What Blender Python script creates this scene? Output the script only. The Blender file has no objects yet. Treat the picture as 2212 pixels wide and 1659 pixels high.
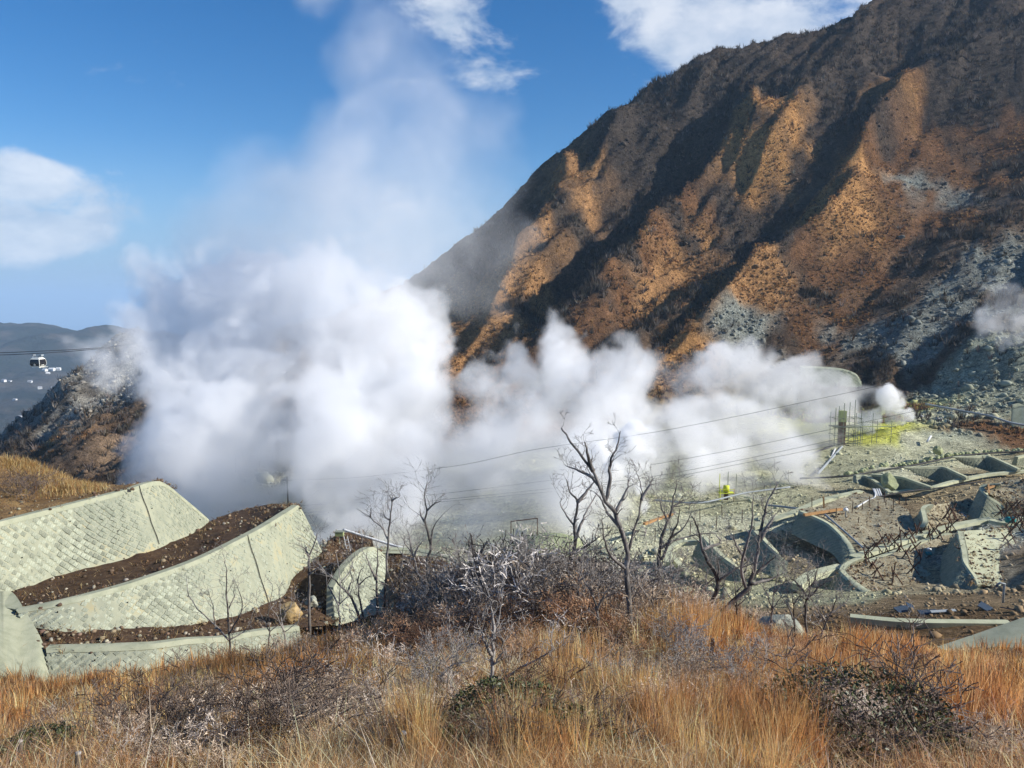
import bpy, math, random
import numpy as np
from mathutils import Vector, Matrix, noise as mnoise

S = bpy.context.scene
COL = S.collection
rnd = random.Random(7)
R = math.radians

# ------------------------------------------------------------------ camera
FPX, CX, CY = 773.0, 512.0, 384.0
PITCH = R(6.2)
cam_d = bpy.data.cameras.new('camera'); cam = bpy.data.objects.new('camera', cam_d); COL.objects.link(cam)
cam.location = (0, 0, 0); cam.rotation_euler = (R(90) - PITCH, 0, 0)
cam_d.sensor_width = 36.0; cam_d.lens = 36.0 * FPX / 1024.0
cam_d.clip_start = 0.1; cam_d.clip_end = 200000
S.camera = cam

# ------------------------------------------------------------------ light
SUN_AZ, SUN_EL = 99.0, 28.5      # clockwise from the view direction (+Y)
sv = Vector((math.sin(R(SUN_AZ)) * math.cos(R(SUN_EL)), math.cos(R(SUN_AZ)) * math.cos(R(SUN_EL)), math.sin(R(SUN_EL))))
sun_d = bpy.data.lights.new('sun', 'SUN'); sun = bpy.data.objects.new('sun', sun_d); COL.objects.link(sun)
sun_d.energy = 5.0; sun_d.angle = R(0.55); sun_d.color = (1.0, 0.955, 0.885)
sun.rotation_euler = (-sv).to_track_quat('-Z', 'Y').to_euler()

W = bpy.data.worlds.new('World'); S.world = W; W.use_nodes = True
wn, wl = W.node_tree.nodes, W.node_tree.links
wn.clear()

def N(nodes, kind, **kw):
    n = nodes.new(kind)
    for k, v in kw.items():
        if k.startswith('i_'):
            n.inputs[k[2:].replace('_', ' ')].default_value = v
        elif k.startswith('n_'):
            n.inputs[int(k[2:])].default_value = v
        else:
            setattr(n, k, v)
    return n

def build_world():
    L = wl.new
    sky = N(wn, 'ShaderNodeTexSky', sky_type='NISHITA', sun_disc=False, sun_elevation=R(SUN_EL), sun_rotation=R(SUN_AZ),
            altitude=1040, air_density=1.0, dust_density=0.25, ozone_density=3.0)
    hsv = N(wn, 'ShaderNodeHueSaturation', n_0=.505, n_1=1.36, n_2=1.0)
    L(sky.outputs[0], hsv.inputs['Color'])
    tc = N(wn, 'ShaderNodeTexCoord')
    nrm = N(wn, 'ShaderNodeVectorMath', operation='NORMALIZE'); L(tc.outputs['Generated'], nrm.inputs[0])
    sep = N(wn, 'ShaderNodeSeparateXYZ'); L(nrm.outputs[0], sep.inputs[0])
    # cloud layer: direction projected on a plane far above
    zc = N(wn, 'ShaderNodeMath', operation='MAXIMUM', n_1=0.0); L(sep.outputs[2], zc.inputs[0])
    za = N(wn, 'ShaderNodeMath', operation='ADD', n_1=0.22); L(zc.outputs[0], za.inputs[0])
    div = N(wn, 'ShaderNodeVectorMath', operation='DIVIDE'); cmb = N(wn, 'ShaderNodeCombineXYZ')
    for i in range(3): L(za.outputs[0], cmb.inputs[i])
    L(nrm.outputs[0], div.inputs[0]); L(cmb.outputs[0], div.inputs[1])
    sq = N(wn, 'ShaderNodeVectorMath', operation='MULTIPLY'); L(nrm.outputs[0], sq.inputs[0]); sq.inputs[1].default_value = (1, 1, 1.9)
    n1 = N(wn, 'ShaderNodeTexNoise', i_Scale=8.5, i_Detail=9.0, i_Roughness=0.58, i_Distortion=0.3); L(sq.outputs[0], n1.inputs['Vector'])
    # cumulus banks drifting in a few parts of the sky (and scattered ones everywhere else through the noise)
    def lobe(px, py, w, g):
        v = Vector(((px - CX) / FPX, 1.0, 0)); d = ray(px, py).normalized()
        dt = N(wn, 'ShaderNodeVectorMath', operation='DOT_PRODUCT'); L(nrm.outputs[0], dt.inputs[0]); dt.inputs[1].default_value = d
        m = N(wn, 'ShaderNodeMapRange', interpolation_type='SMOOTHSTEP', n_1=math.cos(R(w)), n_2=1.0, n_3=0.0, n_4=g); L(dt.outputs['Value'], m.inputs[0])
        return m.outputs[0]
    parts = [lobe(*a) for a in ((480, 34, 4.4, .19), (452, 14, 4.2, .17), (660, 8, 6.0, .30), (730, 22, 6.0, .34), (800, 6, 6.5, .34), (900, -60, 9, .3), (15, 212, 4.6, .30), (75, 214, 4.2, .30), (120, 216, 3.2, .24), (20, 190, 3.2, .28), (60, 196, 3, .22), (5, 240, 3.5, .2),
                                (1300, 60, 16, .3), (-350, 120, 16, .3), (380, -420, 18, .25))]
    acc = None
    for p in parts:
        if acc is None: acc = p; continue
        a = N(wn, 'ShaderNodeMath', operation='ADD'); L(acc, a.inputs[0]); L(p, a.inputs[1]); acc = a.outputs[0]
    mn = N(wn, 'ShaderNodeMath', operation='MINIMUM', n_1=0.5); L(acc, mn.inputs[0])
    sm = N(wn, 'ShaderNodeMath', operation='MULTIPLY_ADD', n_1=1.7); L(n1.outputs[0], sm.inputs[0]); L(mn.outputs[0], sm.inputs[2])
    cr = N(wn, 'ShaderNodeMapRange', interpolation_type='SMOOTHSTEP', n_1=.98, n_2=1.36, n_3=0.0, n_4=0.82); L(sm.outputs[0], cr.inputs[0])
    # cloud tone: thick parts a little greyer
    n2 = N(wn, 'ShaderNodeTexNoise', i_Scale=14.0, i_Detail=5.0, i_Roughness=0.55); L(sq.outputs[0], n2.inputs['Vector'])
    tone = N(wn, 'ShaderNodeMapRange', n_1=0.35, n_2=0.65, n_3=0.0, n_4=1.0); L(n2.outputs[0], tone.inputs[0])
    cc = N(wn, 'ShaderNodeMix', data_type='RGBA'); L(tone.outputs[0], cc.inputs[0]); cc.inputs[6].default_value = (4.2, 5.0, 6.2, 1); cc.inputs[7].default_value = (7.0, 7.3, 7.8, 1)
    mx = N(wn, 'ShaderNodeMix', data_type='RGBA'); L(cr.outputs[0], mx.inputs[0]); 
    hz = N(wn, 'ShaderNodeMapRange', interpolation_type='SMOOTHSTEP', n_1=0.0, n_2=0.20, n_3=0.85, n_4=0.0); L(sep.outputs[2], hz.inputs[0])
    hm = N(wn, 'ShaderNodeMix', data_type='RGBA'); L(hz.outputs[0], hm.inputs[0]); L(hsv.outputs[0], hm.inputs[6]); hm.inputs[7].default_value = (2.1, 3.5, 5.7, 1)   # pale blue haze all round the horizon
    L(hm.outputs[2], mx.inputs[6]); L(cc.outputs[2], mx.inputs[7])
    bg = N(wn, 'ShaderNodeBackground', i_Strength=0.09); L(mx.outputs[2], bg.inputs[0])
    out = N(wn, 'ShaderNodeOutputWorld'); L(bg.outputs[0], out.inputs[0])

def ray(px, py):
    """direction through a picture point with unit y"""
    a, b = (px - CX) / FPX, (CY - py) / FPX
    c, s = math.cos(PITCH), math.sin(PITCH)
    v = Vector((a, c + b * s, -s + b * c))
    return v / v.y

def at(px, py, Y):
    return ray(px, py) * Y

build_world()
vs = S.view_settings
vs.view_transform = 'Standard'; vs.look = 'None'; vs.gamma = 1.0; vs.use_curve_mapping = False; vs.exposure = 0.54
S.cycles.volume_bounces = 20; S.cycles.max_bounces = 20; S.cycles.diffuse_bounces = 3; S.cycles.glossy_bounces = 2
S.cycles.transparent_max_bounces = 20; S.cycles.use_denoising = True
S.cycles.volume_step_rate = 1.0; S.cycles.volume_max_steps = 512
S.cycles.use_adaptive_sampling = True; S.cycles.adaptive_threshold = 0.02

# ------------------------------------------------------------------ helpers
def mesh_np(name, v, f, mat=None, smooth=False, color=None, face_sizes=None):
    """v (n,3); f (m,3) or (m,4) array"""
    me = bpy.data.meshes.new(name)
    v = np.asarray(v, np.float32); f = np.asarray(f, np.int32)
    k = f.shape[1]
    me.vertices.add(len(v)); me.vertices.foreach_set('co', v.ravel())
    me.loops.add(f.size); me.loops.foreach_set('vertex_index', f.ravel())
    me.polygons.add(len(f)); me.polygons.foreach_set('loop_start', np.arange(0, f.size, k, dtype=np.int32))
    me.polygons.foreach_set('loop_total', np.full(len(f), k, np.int32))
    if smooth: me.polygons.foreach_set('use_smooth', np.ones(len(f), bool))
    me.update(calc_edges=True); me.validate()
    if color is not None:
        for cname, arr in color.items():
            arr = np.asarray(arr, np.float32)
            if arr.shape[1] == 3: arr = np.concatenate([arr, np.ones((len(arr), 1), np.float32)], 1)
            a = me.color_attributes.new(cname, 'FLOAT_COLOR', 'POINT'); a.data.foreach_set('color', arr.ravel())
    if mat: me.materials.append(mat)
    return me

def link(name, me, parent=None, loc=None):
    o = bpy.data.objects.new(name, me); COL.objects.link(o)
    if parent is not None: o.parent = parent
    if loc is not None: o.location = loc
    return o

def tag(o, label=None, cat=None, group=None, kind=None):
    if label: o['label'] = label
    if cat: o['category'] = cat
    if group: o['group'] = group
    if kind: o['kind'] = kind
    return o

def thing(name, label, cat, loc=(0, 0, 0), group=None):
    o = bpy.data.objects.new(name, None); COL.objects.link(o); o.location = loc; o.empty_display_size = 0.2
    return tag(o, label, cat, group, 'thing')

class MB:
    """collects simple solids into one mesh (triangles and quads)"""
    def __init__(s): s.v = []; s.f = []
    def add(s, vs, fs):
        b = len(s.v); s.v += [tuple(x) for x in vs]; s.f += [tuple(i + b for i in q) for q in fs]; return s
    def box(s, c, size, rot=None):
        x, y, z = (a / 2 for a in size); M = rot or Matrix.Identity(3)
        vs = [Vector(c) + M @ Vector((i * x, j * y, k * z)) for k in (-1, 1) for j in (-1, 1) for i in (-1, 1)]
        return s.add(vs, [(0, 2, 3, 1), (4, 5, 7, 6), (0, 1, 5, 4), (2, 6, 7, 3), (0, 4, 6, 2), (1, 3, 7, 5)])
    def bar(s, a, b, w, h=None, up=(0, 0, 1)):
        a, b = Vector(a), Vector(b); d = b - a; z = d.normalized(); u = Vector(up)
        if abs(z.dot(u)) > .98: u = Vector((1, 0, 0))
        x = z.cross(u).normalized(); y = x.cross(z)
        return s.box((a + b) / 2, (w, h or w, d.length), Matrix((x, y, z)).transposed())
    def tube(s, pts, rad, n=6, cap=True):
        pts = [Vector(p) for p in pts]; rad = [rad] * len(pts) if not hasattr(rad, '__len__') else rad
        b = len(s.v); ref = Vector((.31, .53, .79)); m = len(pts)
        for i, p in enumerate(pts):
            t = (pts[min(i + 1, m - 1)] - pts[max(i - 1, 0)]).normalized()
            x = t.cross(ref).normalized(); y = t.cross(x)
            for k in range(n):
                a = 2 * math.pi * k / n; s.v.append(tuple(p + (x * math.cos(a) + y * math.sin(a)) * rad[i]))
        for i in range(m - 1):
            for k in range(n):
                k2 = (k + 1) % n
                s.f.append((b + i * n + k, b + i * n + k2, b + (i + 1) * n + k2, b + (i + 1) * n + k))
        if cap:
            s.f.append(tuple(b + k for k in range(n))[::-1]); s.f.append(tuple(b + (m - 1) * n + k for k in range(n)))
        return s
    def build(s, name, mat, parent=None, smooth=False, loc=None):
        me = bpy.data.meshes.new(name); me.from_pydata(s.v, [], s.f); me.update()
        if smooth:
            me.polygons.foreach_set('use_smooth', np.ones(len(me.polygons), bool))
            if smooth == 'auto': me.set_sharp_from_angle(angle=.7)
        if mat: me.materials.append(mat)
        return link(name, me, parent, loc)

# ------------------------------------------------------------------ numpy value noise
def _hash(ix, iy, seed):
    h = (ix.astype(np.int64) * 374761393 + iy.astype(np.int64) * 668265263 + seed * 1442695041) & 0x7fffffff
    h = ((h ^ (h >> 13)) * 1274126177) & 0x7fffffff
    return ((h ^ (h >> 16)) & 0xffff) / 65535.0
def vnoise(x, y, seed=0):
    x = np.asarray(x, float); y = np.asarray(y, float)
    ix, iy = np.floor(x), np.floor(y); fx, fy = x - ix, y - iy
    ux, uy = fx * fx * (3 - 2 * fx), fy * fy * (3 - 2 * fy)
    a, b = _hash(ix, iy, seed), _hash(ix + 1, iy, seed); c, d = _hash(ix, iy + 1, seed), _hash(ix + 1, iy + 1, seed)
    return (a + (b - a) * ux) * (1 - uy) + (c + (d - c) * ux) * uy
def fbm(x, y, oct=4, seed=0, rough=.5):
    t, a, n = 0, 1.0, 0
    for i in range(oct):
        t = t + a * (vnoise(x, y, seed + i * 17) - .5); n += a; a *= rough; x = x * 2.03 + 11.3; y = y * 2.03 + 5.7
    return t / n * 2
# ------------------------------------------------------------------ terrain heights
def rbf_fit(P, val, lam=0.3):
    P = np.asarray(P, float); val = np.asarray(val, float); n = len(P)
    r = np.sqrt((P[:, None, 0] - P[None, :, 0]) ** 2 + (P[:, None, 1] - P[None, :, 1]) ** 2 + 4.0)
    K = -r + np.eye(n) * lam
    A = np.zeros((n + 3, n + 3)); A[:n, :n] = K; A[:n, n] = 1; A[:n, n + 1:] = P; A[n, :n] = 1; A[n + 1:, :n] = P.T
    b = np.zeros(n + 3); b[:n] = val
    return P, np.linalg.solve(A, b)
def rbf_eval(model, x, y):
    P, w = model; n = len(P)
    out = w[n] + w[n + 1] * x + w[n + 2] * y
    for i in range(n):
        out = out - w[i] * np.sqrt((x - P[i, 0]) ** 2 + (y - P[i, 1]) ** 2 + 4.0)
    return out

CTRL = []
def cp(px, py, Y, dz=0.0):
    p = at(px, py, Y); CTRL.append((p.x, p.y, p.z + dz))
def cw(x, y, z): CTRL.append((x, y, z))
# the slope below the viewing terrace
for x, y, z in ((0, -20, -1.7), (-40, -20, -1.7), (40, -20, -1.7), (0, 2, -4.2), (-20, 2, -4.6), (20, 2, -4.6), (0, 10, -7.0), (-8, 12, -8.3), (8, 12, -8.2), (0, 14, -8.8), (0, 20, -10.8), (-12, 22, -13.2), (12, 22, -12.2),
                (0, 30, -13.6), (5, 30, -13.3), (-10, 32, -16.6), (12, 32, -14.9), (3, 38, -15.0), (-3, 38, -15.6), (10, 38, -16.6), (-10, 42, -20.4), (0, 46, -19.6), (8, 46, -20.5),
                (-20, 30, -17.4), (-25, 38, -20.7), (-24, 44, -23.0), (-14, 46, -22.4), (-35, 40, -21.5), (-40, 25, -16), (20, 38, -18.6), (26, 42, -20.6), (22, 30, -15.4), (35, 40, -20.3), (40, 25, -14),
                (24, 52, -23.4), (34, 55, -23.6), (14, 54, -23.0), (-8, 54, -25.5), (2, 56, -25.5), (0, 75, -33), (-8, 75, -32), (15, 75, -31.5), (30, 75, -30.5), (40, 78, -30.6), (46, 64, -25.5)): cw(x, y, z)
# under the left terraces (the terraces themselves are built on top)
for x, y, z in ((-35, 50, -26), (-30, 58, -27), (-20, 56, -28), (-40, 62, -26), (-24, 70, -29), (-15, 72, -31), (-20, 84, -30), (-45, 72, -24), (-12, 90, -36), (-60, 60, -24), (-60, 78, -19.5)): cw(x, y, z)
cp(0, 460, 86); cp(30, 464, 88); cp(-60, 452, 84); cp(60, 484, 92); cp(120, 505, 96); cp(40, 520, 112); cp(-30, 500, 120)
# valley floor
for x, y, z in ((0, 95, -38), (-25, 100, -40), (25, 95, -37.5), (0, 130, -41), (-30, 140, -44), (-50, 130, -50), (30, 125, -38.5), (0, 180, -41), (-40, 200, -50), (-90, 200, -66), (-90, 140, -58)): cw(x, y, z)
for a in ((600, 545, 118), (700, 490, 160), (800, 470, 172), (842, 446, 193), (900, 505, 140), (960, 500, 140), (1024, 490, 140), (800, 535, 124), (900, 535, 118), (960, 540, 112), (840, 590, 96), (900, 585, 96), (960, 590, 92), (1020, 590, 90),
          (1020, 540, 112), (880, 470, 165, -.6), (940, 465, 172, -.6), (1000, 460, 178, -.6), (905, 432, 200), (960, 415, 212), (1024, 400, 215), (1024, 345, 240), (950, 385, 238), (880, 392, 245), (820, 390, 255), (700, 420, 230), (620, 440, 215), (560, 420, 235), (1120, 440, 200), (1120, 380, 230)): cp(*a)
cw(98, 90, -16); cw(86, 66, -13); cp(1060, 470, 165); cp(1060, 500, 135); cp(1060, 450, 190); cw(160, 150, -22); cw(74, 98, -30)  # includes an unseen rise on the right, added to shade the lower plots
# mountain
for a in ((830, 370, 268), (560, 350, 300), (700, 345, 288), (480, 385, 295), (600, 250, 375), (700, 200, 405), (800, 200, 380), (800, 300, 312), (900, 300, 290), (1000, 250, 312), (1000, 150, 390), (900, 150, 400), (900, 80, 450), (1000, 60, 440),
          (1024, 0, 485), (463, 245, 425), (518, 199, 440), (565, 157, 455), (597, 127, 465), (648, 93, 475), (713, 55, 485), (787, 37, 492), (875, 7, 505), (960, -25, 515), (1100, -60, 520), (520, 280, 372), (640, 300, 335), (1120, 200, 330), (1120, 60, 420), (1250, 150, 380),
          (330, 330, 410), (400, 300, 418), (200, 352, 392), (118, 347, 375), (60, 392, 365), (20, 432, 355), (-60, 480, 350), (420, 330, 345), (330, 370, 320), (220, 420, 300), (118, 420, 315), (65, 445, 305), (110, 480, 250), (40, 470, 260), (0, 490, 270), (-80, 510, 280), (250, 460, 240), (400, 440, 240)): cp(*a)
for a in ((463, 245, 425), (518, 199, 440), (597, 127, 465), (713, 55, 485), (875, 7, 505), (1100, -60, 520)):
    p = at(*a); cw(p.x - 40, p.y + 110, p.z - 75); cw(p.x - 80, p.y + 320, p.z - 190)
for a in ((330, 330, 410), (200, 352, 392), (118, 347, 375), (20, 432, 355), (-60, 480, 350)):
    p = at(*a); cw(p.x - 30, p.y + 60, p.z - 55); cw(p.x - 80, p.y + 300, p.z - 200)
MODEL = rbf_fit([c[:2] for c in CTRL], [c[2] for c in CTRL], 0.6)

def H0(x, y): return rbf_eval(MODEL, np.asarray(x, float), np.asarray(y, float))
def hit0(px, py, y0=3.0, y1=900.0, n=1500, Hf=None):
    d = ray(px, py); t = np.geomspace(y0, y1, n); z = (Hf or H0)(d.x * t, t)
    k = np.argmax(d.z * t < z)
    if k == 0: k = n - 1
    return d * float(t[k])

# spurs: crest lines (picture points on the smooth slope) with height and half width in metres
SPURS = [
    ([(1060, 20), (960, 88), (905, 118), (868, 160), (850, 205), (820, 250), (770, 290), (735, 320), (690, 352)], 25, 16),
    ([(770, 80), (745, 130), (748, 165), (715, 195), (660, 255), (630, 300), (590, 335), (540, 355)], 18, 14),
    ([(640, 110), (615, 150), (598, 190), (580, 240), (540, 300), (500, 350)], 14, 12),
    ([(560, 165), (570, 195), (555, 240), (520, 290), (480, 350)], 11, 11),
    ([(880, 20), (850, 75), (800, 130), (775, 175), (745, 215)], 11, 13),
    ([(720, 60), (690, 120), (660, 170), (640, 205)], 8, 10),
    ([(1100, 120), (1040, 180), (1000, 240), (960, 300)], 3, 16),
    ([(1100, 230), (1030, 290), (985, 340), (945, 380)], 3, 12),
    ([(120, 345), (150, 400), (160, 450), (140, 500)], 6, 12),
    ([(60, 392), (85, 420), (100, 455), (85, 490)], 5, 10),
    ([(330, 332), (310, 360), (290, 400)], 6, 14),
]
GULLIES = [
    ([(1000, 60), (905, 140), (840, 215), (780, 270), (700, 330)], -13, 13),
    ([(730, 90), (690, 180), (640, 250), (590, 300), (540, 345)], -11, 11),
    ([(600, 150), (590, 240), (560, 300), (510, 350)], -9, 10),
    ([(1000, 130), (930, 210), (880, 270), (830, 350)], -4, 26),
]
def _poly(pts):
    out = []
    for px, py in pts:
        p = hit0(px, py, 120.0)
        out.append((p.x, p.y))
    return np.array(out)
_LINES = [(_poly(p), a, w) for p, a, w in SPURS + GULLIES]
def seg_dist(x, y, P):
    """distance to a polyline, and how far along it (0..1)"""
    best = np.full(np.shape(x), 1e9); par = np.zeros(np.shape(x)); n = len(P) - 1
    for i in range(n):
        ax, ay = P[i]; bx, by = P[i + 1]; dx, dy = bx - ax, by - ay; L2 = dx * dx + dy * dy + 1e-9
        t = np.clip(((x - ax) * dx + (y - ay) * dy) / L2, 0, 1)
        d = np.hypot(x - ax - t * dx, y - ay - t * dy); m = d < best
        best = np.where(m, d, best); par = np.where(m, (i + t) / n, par)
    return best, par
def H(x, y):
    x = np.asarray(x, float); y = np.asarray(y, float)
    z = H0(x, y)
    mt = np.clip((y - 205) / 60, 0, 1); mt = mt * mt * (3 - 2 * mt)
    # crests wander a little; sharp ridges
    wx = x + fbm(x / 26, y / 26, 3, 5) * 4.5; wy = y + fbm(x / 26 + 40, y / 26, 3, 9) * 4.5
    for P, a, w in _LINES:
        d, t = seg_dist(wx, wy, P)
        fall = np.clip(np.minimum(t * 5 + .15, (1 - t) * 4 + .25), 0, 1)
        z = z + mt * a * 1.3 * fall * np.exp(-np.abs(d / w) ** 1.15)
    # the scree basin is smoother than the broken spurs
    d, _ = seg_dist(x, y, _LINES[-1][0]); calm = 1 - .72 * np.exp(-(d / 42) ** 2)
    # ribs straight down the fall line (to the lower left), with broken rock
    u = (x - y) * .7071; v = (x + y) * .7071
    q = u + fbm(x / 45, y / 45, 2, 31) * 9
    z = z + mt * calm * (fbm(q / 15, v / 130, 4, 3, .55) * 8.0 + fbm(x / 11, y / 11, 4, 21, .62) * 3.0)
    rid = 1 - np.abs(fbm(q / 8 + 3, v / 80, 3, 44, .55)) * 2.4
    z = z + mt * calm * np.clip(rid, -1, 1) * 2.6
    rid = 1 - np.abs(fbm(q / 3.2 + 7, v / 22, 3, 48, .55)) * 2.4
    z = z + mt * (calm * .95 + .1) * np.clip(rid, -1, 1)
    md = np.clip((y - 70) / 40, 0, 1) * (1 - mt)
    z = z + md * (fbm(x / 9, y / 9, 4, 61) * .9)
    nr = 1 - np.clip((y - 45) / 40, 0, 1)
    z = z + nr * (fbm(x / 4, y / 4, 3, 71) * .35) * np.clip((y - 1) / 6, 0, 1)
    return z
def hit(px, py, y0=3.0, y1=900.0): return hit0(px, py, y0, y1, 2500, H)
def ground_at(x, y): return float(H(np.array([x]), np.array([y]))[0])
# ------------------------------------------------------------------ materials
def mat(name):
    m = bpy.data.materials.new(name); m.use_nodes = True
    n, l = m.node_tree.nodes, m.node_tree.links
    n.clear()
    out = n.new('ShaderNodeOutputMaterial'); b = n.new('ShaderNodeBsdfPrincipled'); l.new(b.outputs[0], out.inputs[0])
    b.inputs['Roughness'].default_value = .9; b.inputs['Specular IOR Level'].default_value = .15
    return m, n, l, b
def ramp(n, stops):
    r = n.new('ShaderNodeValToRGB'); e = r.color_ramp.elements
    while len(e) < len(stops): e.new(.5)
    for el, (p, c) in zip(e, stops): el.position = p; el.color = (*c, 1) if len(c) == 3 else c
    return r
def noise_mat(name, stops, scale, detail=6, rough=.6, bump=.3, bscale=None, bdist=.05, obj_var=0.0, rness=.9, stretch=None, spec=.15):
    """colour ramp over noise in object space, bump from a finer noise"""
    m, n, l, b = mat(name)
    tc = N(n, 'ShaderNodeTexCoord'); src = tc.outputs['Object']
    if stretch:
        mp = N(n, 'ShaderNodeMapping'); mp.inputs['Scale'].default_value = stretch; l.new(src, mp.inputs[0]); src = mp.outputs[0]
    t = N(n, 'ShaderNodeTexNoise', i_Scale=scale, i_Detail=detail, i_Roughness=rough); l.new(src, t.inputs['Vector'])
    r = ramp(n, stops); l.new(t.outputs[0], r.inputs[0])
    col = r.outputs[0]
    if obj_var:
        oi = N(n, 'ShaderNodeObjectInfo'); mr = N(n, 'ShaderNodeMapRange', n_3=1 - obj_var, n_4=1 + obj_var); l.new(oi.outputs['Random'], mr.inputs[0])
        h = N(n, 'ShaderNodeHueSaturation'); l.new(col, h.inputs['Color']); l.new(mr.outputs[0], h.inputs['Value']); col = h.outputs[0]
    l.new(col, b.inputs['Base Color'])
    b.inputs['Roughness'].default_value = rness; b.inputs['Specular IOR Level'].default_value = spec
    if bump:
        t2 = N(n, 'ShaderNodeTexNoise', i_Scale=bscale or scale * 3, i_Detail=5, i_Roughness=.65); l.new(src, t2.inputs['Vector'])
        bp = N(n, 'ShaderNodeBump', i_Strength=bump, i_Distance=bdist); l.new(t2.outputs[0], bp.inputs['Height']); l.new(bp.outputs[0], b.inputs['Normal'])
    return m
def ground_mat(name, fine, bump, bdist, mott=.55):
    """albedo from the sheet's own soil map, broken up by two noises; relief from the finer one"""
    m, n, l, b = mat(name)
    at_ = N(n, 'ShaderNodeAttribute', attribute_name='soil')
    tc = N(n, 'ShaderNodeTexCoord')
    t1 = N(n, 'ShaderNodeTexNoise', i_Scale=fine, i_Detail=8, i_Roughness=.78); l.new(tc.outputs['Object'], t1.inputs['Vector'])
    t2 = N(n, 'ShaderNodeTexNoise', i_Scale=fine * .16, i_Detail=5, i_Roughness=.6); l.new(tc.outputs['Object'], t2.inputs['Vector'])
    m1 = N(n, 'ShaderNodeMapRange', n_1=.3, n_2=.7, n_3=1 - mott, n_4=1 + mott); l.new(t1.outputs[0], m1.inputs[0])
    t3 = N(n, 'ShaderNodeTexNoise', i_Scale=fine * 4.2, i_Detail=4, i_Roughness=.75); l.new(tc.outputs['Object'], t3.inputs['Vector'])
    m3 = N(n, 'ShaderNodeMapRange', n_1=.36, n_2=.64, n_3=.55, n_4=1.5); l.new(t3.outputs[0], m3.inputs[0])
    m2 = N(n, 'ShaderNodeMapRange', n_1=.3, n_2=.7, n_3=.72, n_4=1.28); l.new(t2.outputs[0], m2.inputs[0])
    mm = N(n, 'ShaderNodeMath', operation='MULTIPLY'); l.new(m1.outputs[0], mm.inputs[0]); l.new(m2.outputs[0], mm.inputs[1])
    m4 = N(n, 'ShaderNodeMath', operation='MULTIPLY'); l.new(mm.outputs[0], m4.inputs[0]); l.new(m3.outputs[0], m4.inputs[1]); mm = m4
    mx = N(n, 'ShaderNodeVectorMath', operation='SCALE'); l.new(at_.outputs['Color'], mx.inputs[0]); l.new(mm.outputs[0], mx.inputs['Scale'])
    l.new(mx.outputs[0], b.inputs['Base Color'])
    bp = N(n, 'ShaderNodeBump', i_Strength=bump, i_Distance=bdist); l.new(t1.outputs[0], bp.inputs['Height']); l.new(bp.outputs[0], b.inputs['Normal'])
    b.inputs['Specular IOR Level'].default_value = .05; b.inputs['Roughness'].default_value = 1
    return m

# soil types (albedo, with some sunlight mixed into the ochre)
SCRUB = (.060, .048, .038); TAWNY = (.285, .155, .066); RUST = (.145, .075, .036); BROWN = (.085, .056, .036); SCREE = (.20, .21, .18); LIT_OCHRE = (.35, .185, .07)
PALE = (.50, .495, .34); SULF = (.52, .53, .10); STRAW = (.20, .125, .06); OLIVE = (.36, .355, .225); GREYG = (.26, .275, .205); DARK = (.05, .034, .024)
ZONES = []
def zn(col, w, *pts):
    for px, py in pts:
        p = hit(px, py, 60.0); ZONES.append((p.x, p.y, col, w))
zn(SCRUB, 1, (860, 40), (940, 40), (1000, 30), (800, 70), (720, 80), (660, 110), (760, 130), (830, 130), (700, 150), (900, 90), (880, 120), (620, 150), (590, 180), (620, 220), (660, 180), (560, 210), (600, 265), (690, 240), (720, 200), (960, 70), (1010, 80), (1020, 60), (940, 110), (800, 170), (820, 150), (520, 230), (500, 250), (640, 130))
zn(SCRUB, 1, (740, 245), (720, 280), (690, 300), (770, 240), (800, 215), (660, 330), (640, 345), (520, 300), (470, 270))
zn(TAWNY, 1, (545, 215), (580, 175), (590, 200), (540, 290), (510, 290), (490, 310), (520, 330), (480, 340), (470, 290))
zn(SCRUB, 1.2, (740, 60), (700, 110), (830, 100), (860, 70), (780, 90), (850, 112), (815, 200), (790, 240), (730, 215), (580, 235), (560, 285), (620, 260), (590, 300), (680, 215), (950, 90), (980, 110), (1015, 105))
zn(TAWNY, 1, (680, 260), (650, 290), (660, 270), (700, 230), (720, 285), (740, 300), (690, 315), (770, 275), (760, 305), (640, 310))
zn(LIT_OCHRE, 1, (770, 115), (790, 125), (745, 135), (760, 150), (845, 190), (850, 215), (905, 98), (860, 165), (670, 345), (690, 350), (755, 190), (780, 180))  # ochre kept to the sunlit spur patches, some sunlight sits in the colour
zn(RUST, 1, (870, 140), (890, 150), (900, 170), (880, 190), (920, 130), (940, 150), (910, 150), (980, 150))
zn(RUST, 1, (620, 300), (600, 320), (575, 340), (640, 260), (660, 230), (690, 200), (900, 240), (870, 280), (930, 200), (960, 180), (850, 320), (820, 350), (990, 180), (1010, 130), (800, 330), (830, 270), (950, 220))
zn(BROWN, 1, (940, 260), (970, 240), (1000, 220), (900, 300), (960, 150), (1010, 190), (590, 290), (610, 330), (560, 340), (1000, 160), (820, 300), (790, 350), (880, 370), (860, 360))
zn(SCREE, 1, (960, 300), (1000, 280), (920, 330), (880, 340), (1010, 310), (940, 350), (900, 355), (980, 260), (1020, 260), (850, 350), (760, 345), (740, 330), (910, 190), (950, 200))
zn(BROWN, 1, (985, 325), (960, 345), (940, 370), (900, 390), (1000, 300), (870, 395), (830, 395))
zn(GREYG, 1, (1000, 360), (1020, 350), (980, 390), (950, 385), (1020, 400), (920, 410), (1000, 420), (960, 440), (990, 400))
zn(SULF, 1, (895, 425), (905, 422), (915, 418), (880, 432), (930, 405)); zn(PALE, 1, (940, 412), (970, 420), (930, 440), (950, 440), (890, 470))
zn(RUST, 1, (1000, 445), (1020, 438), (985, 435))
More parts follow.
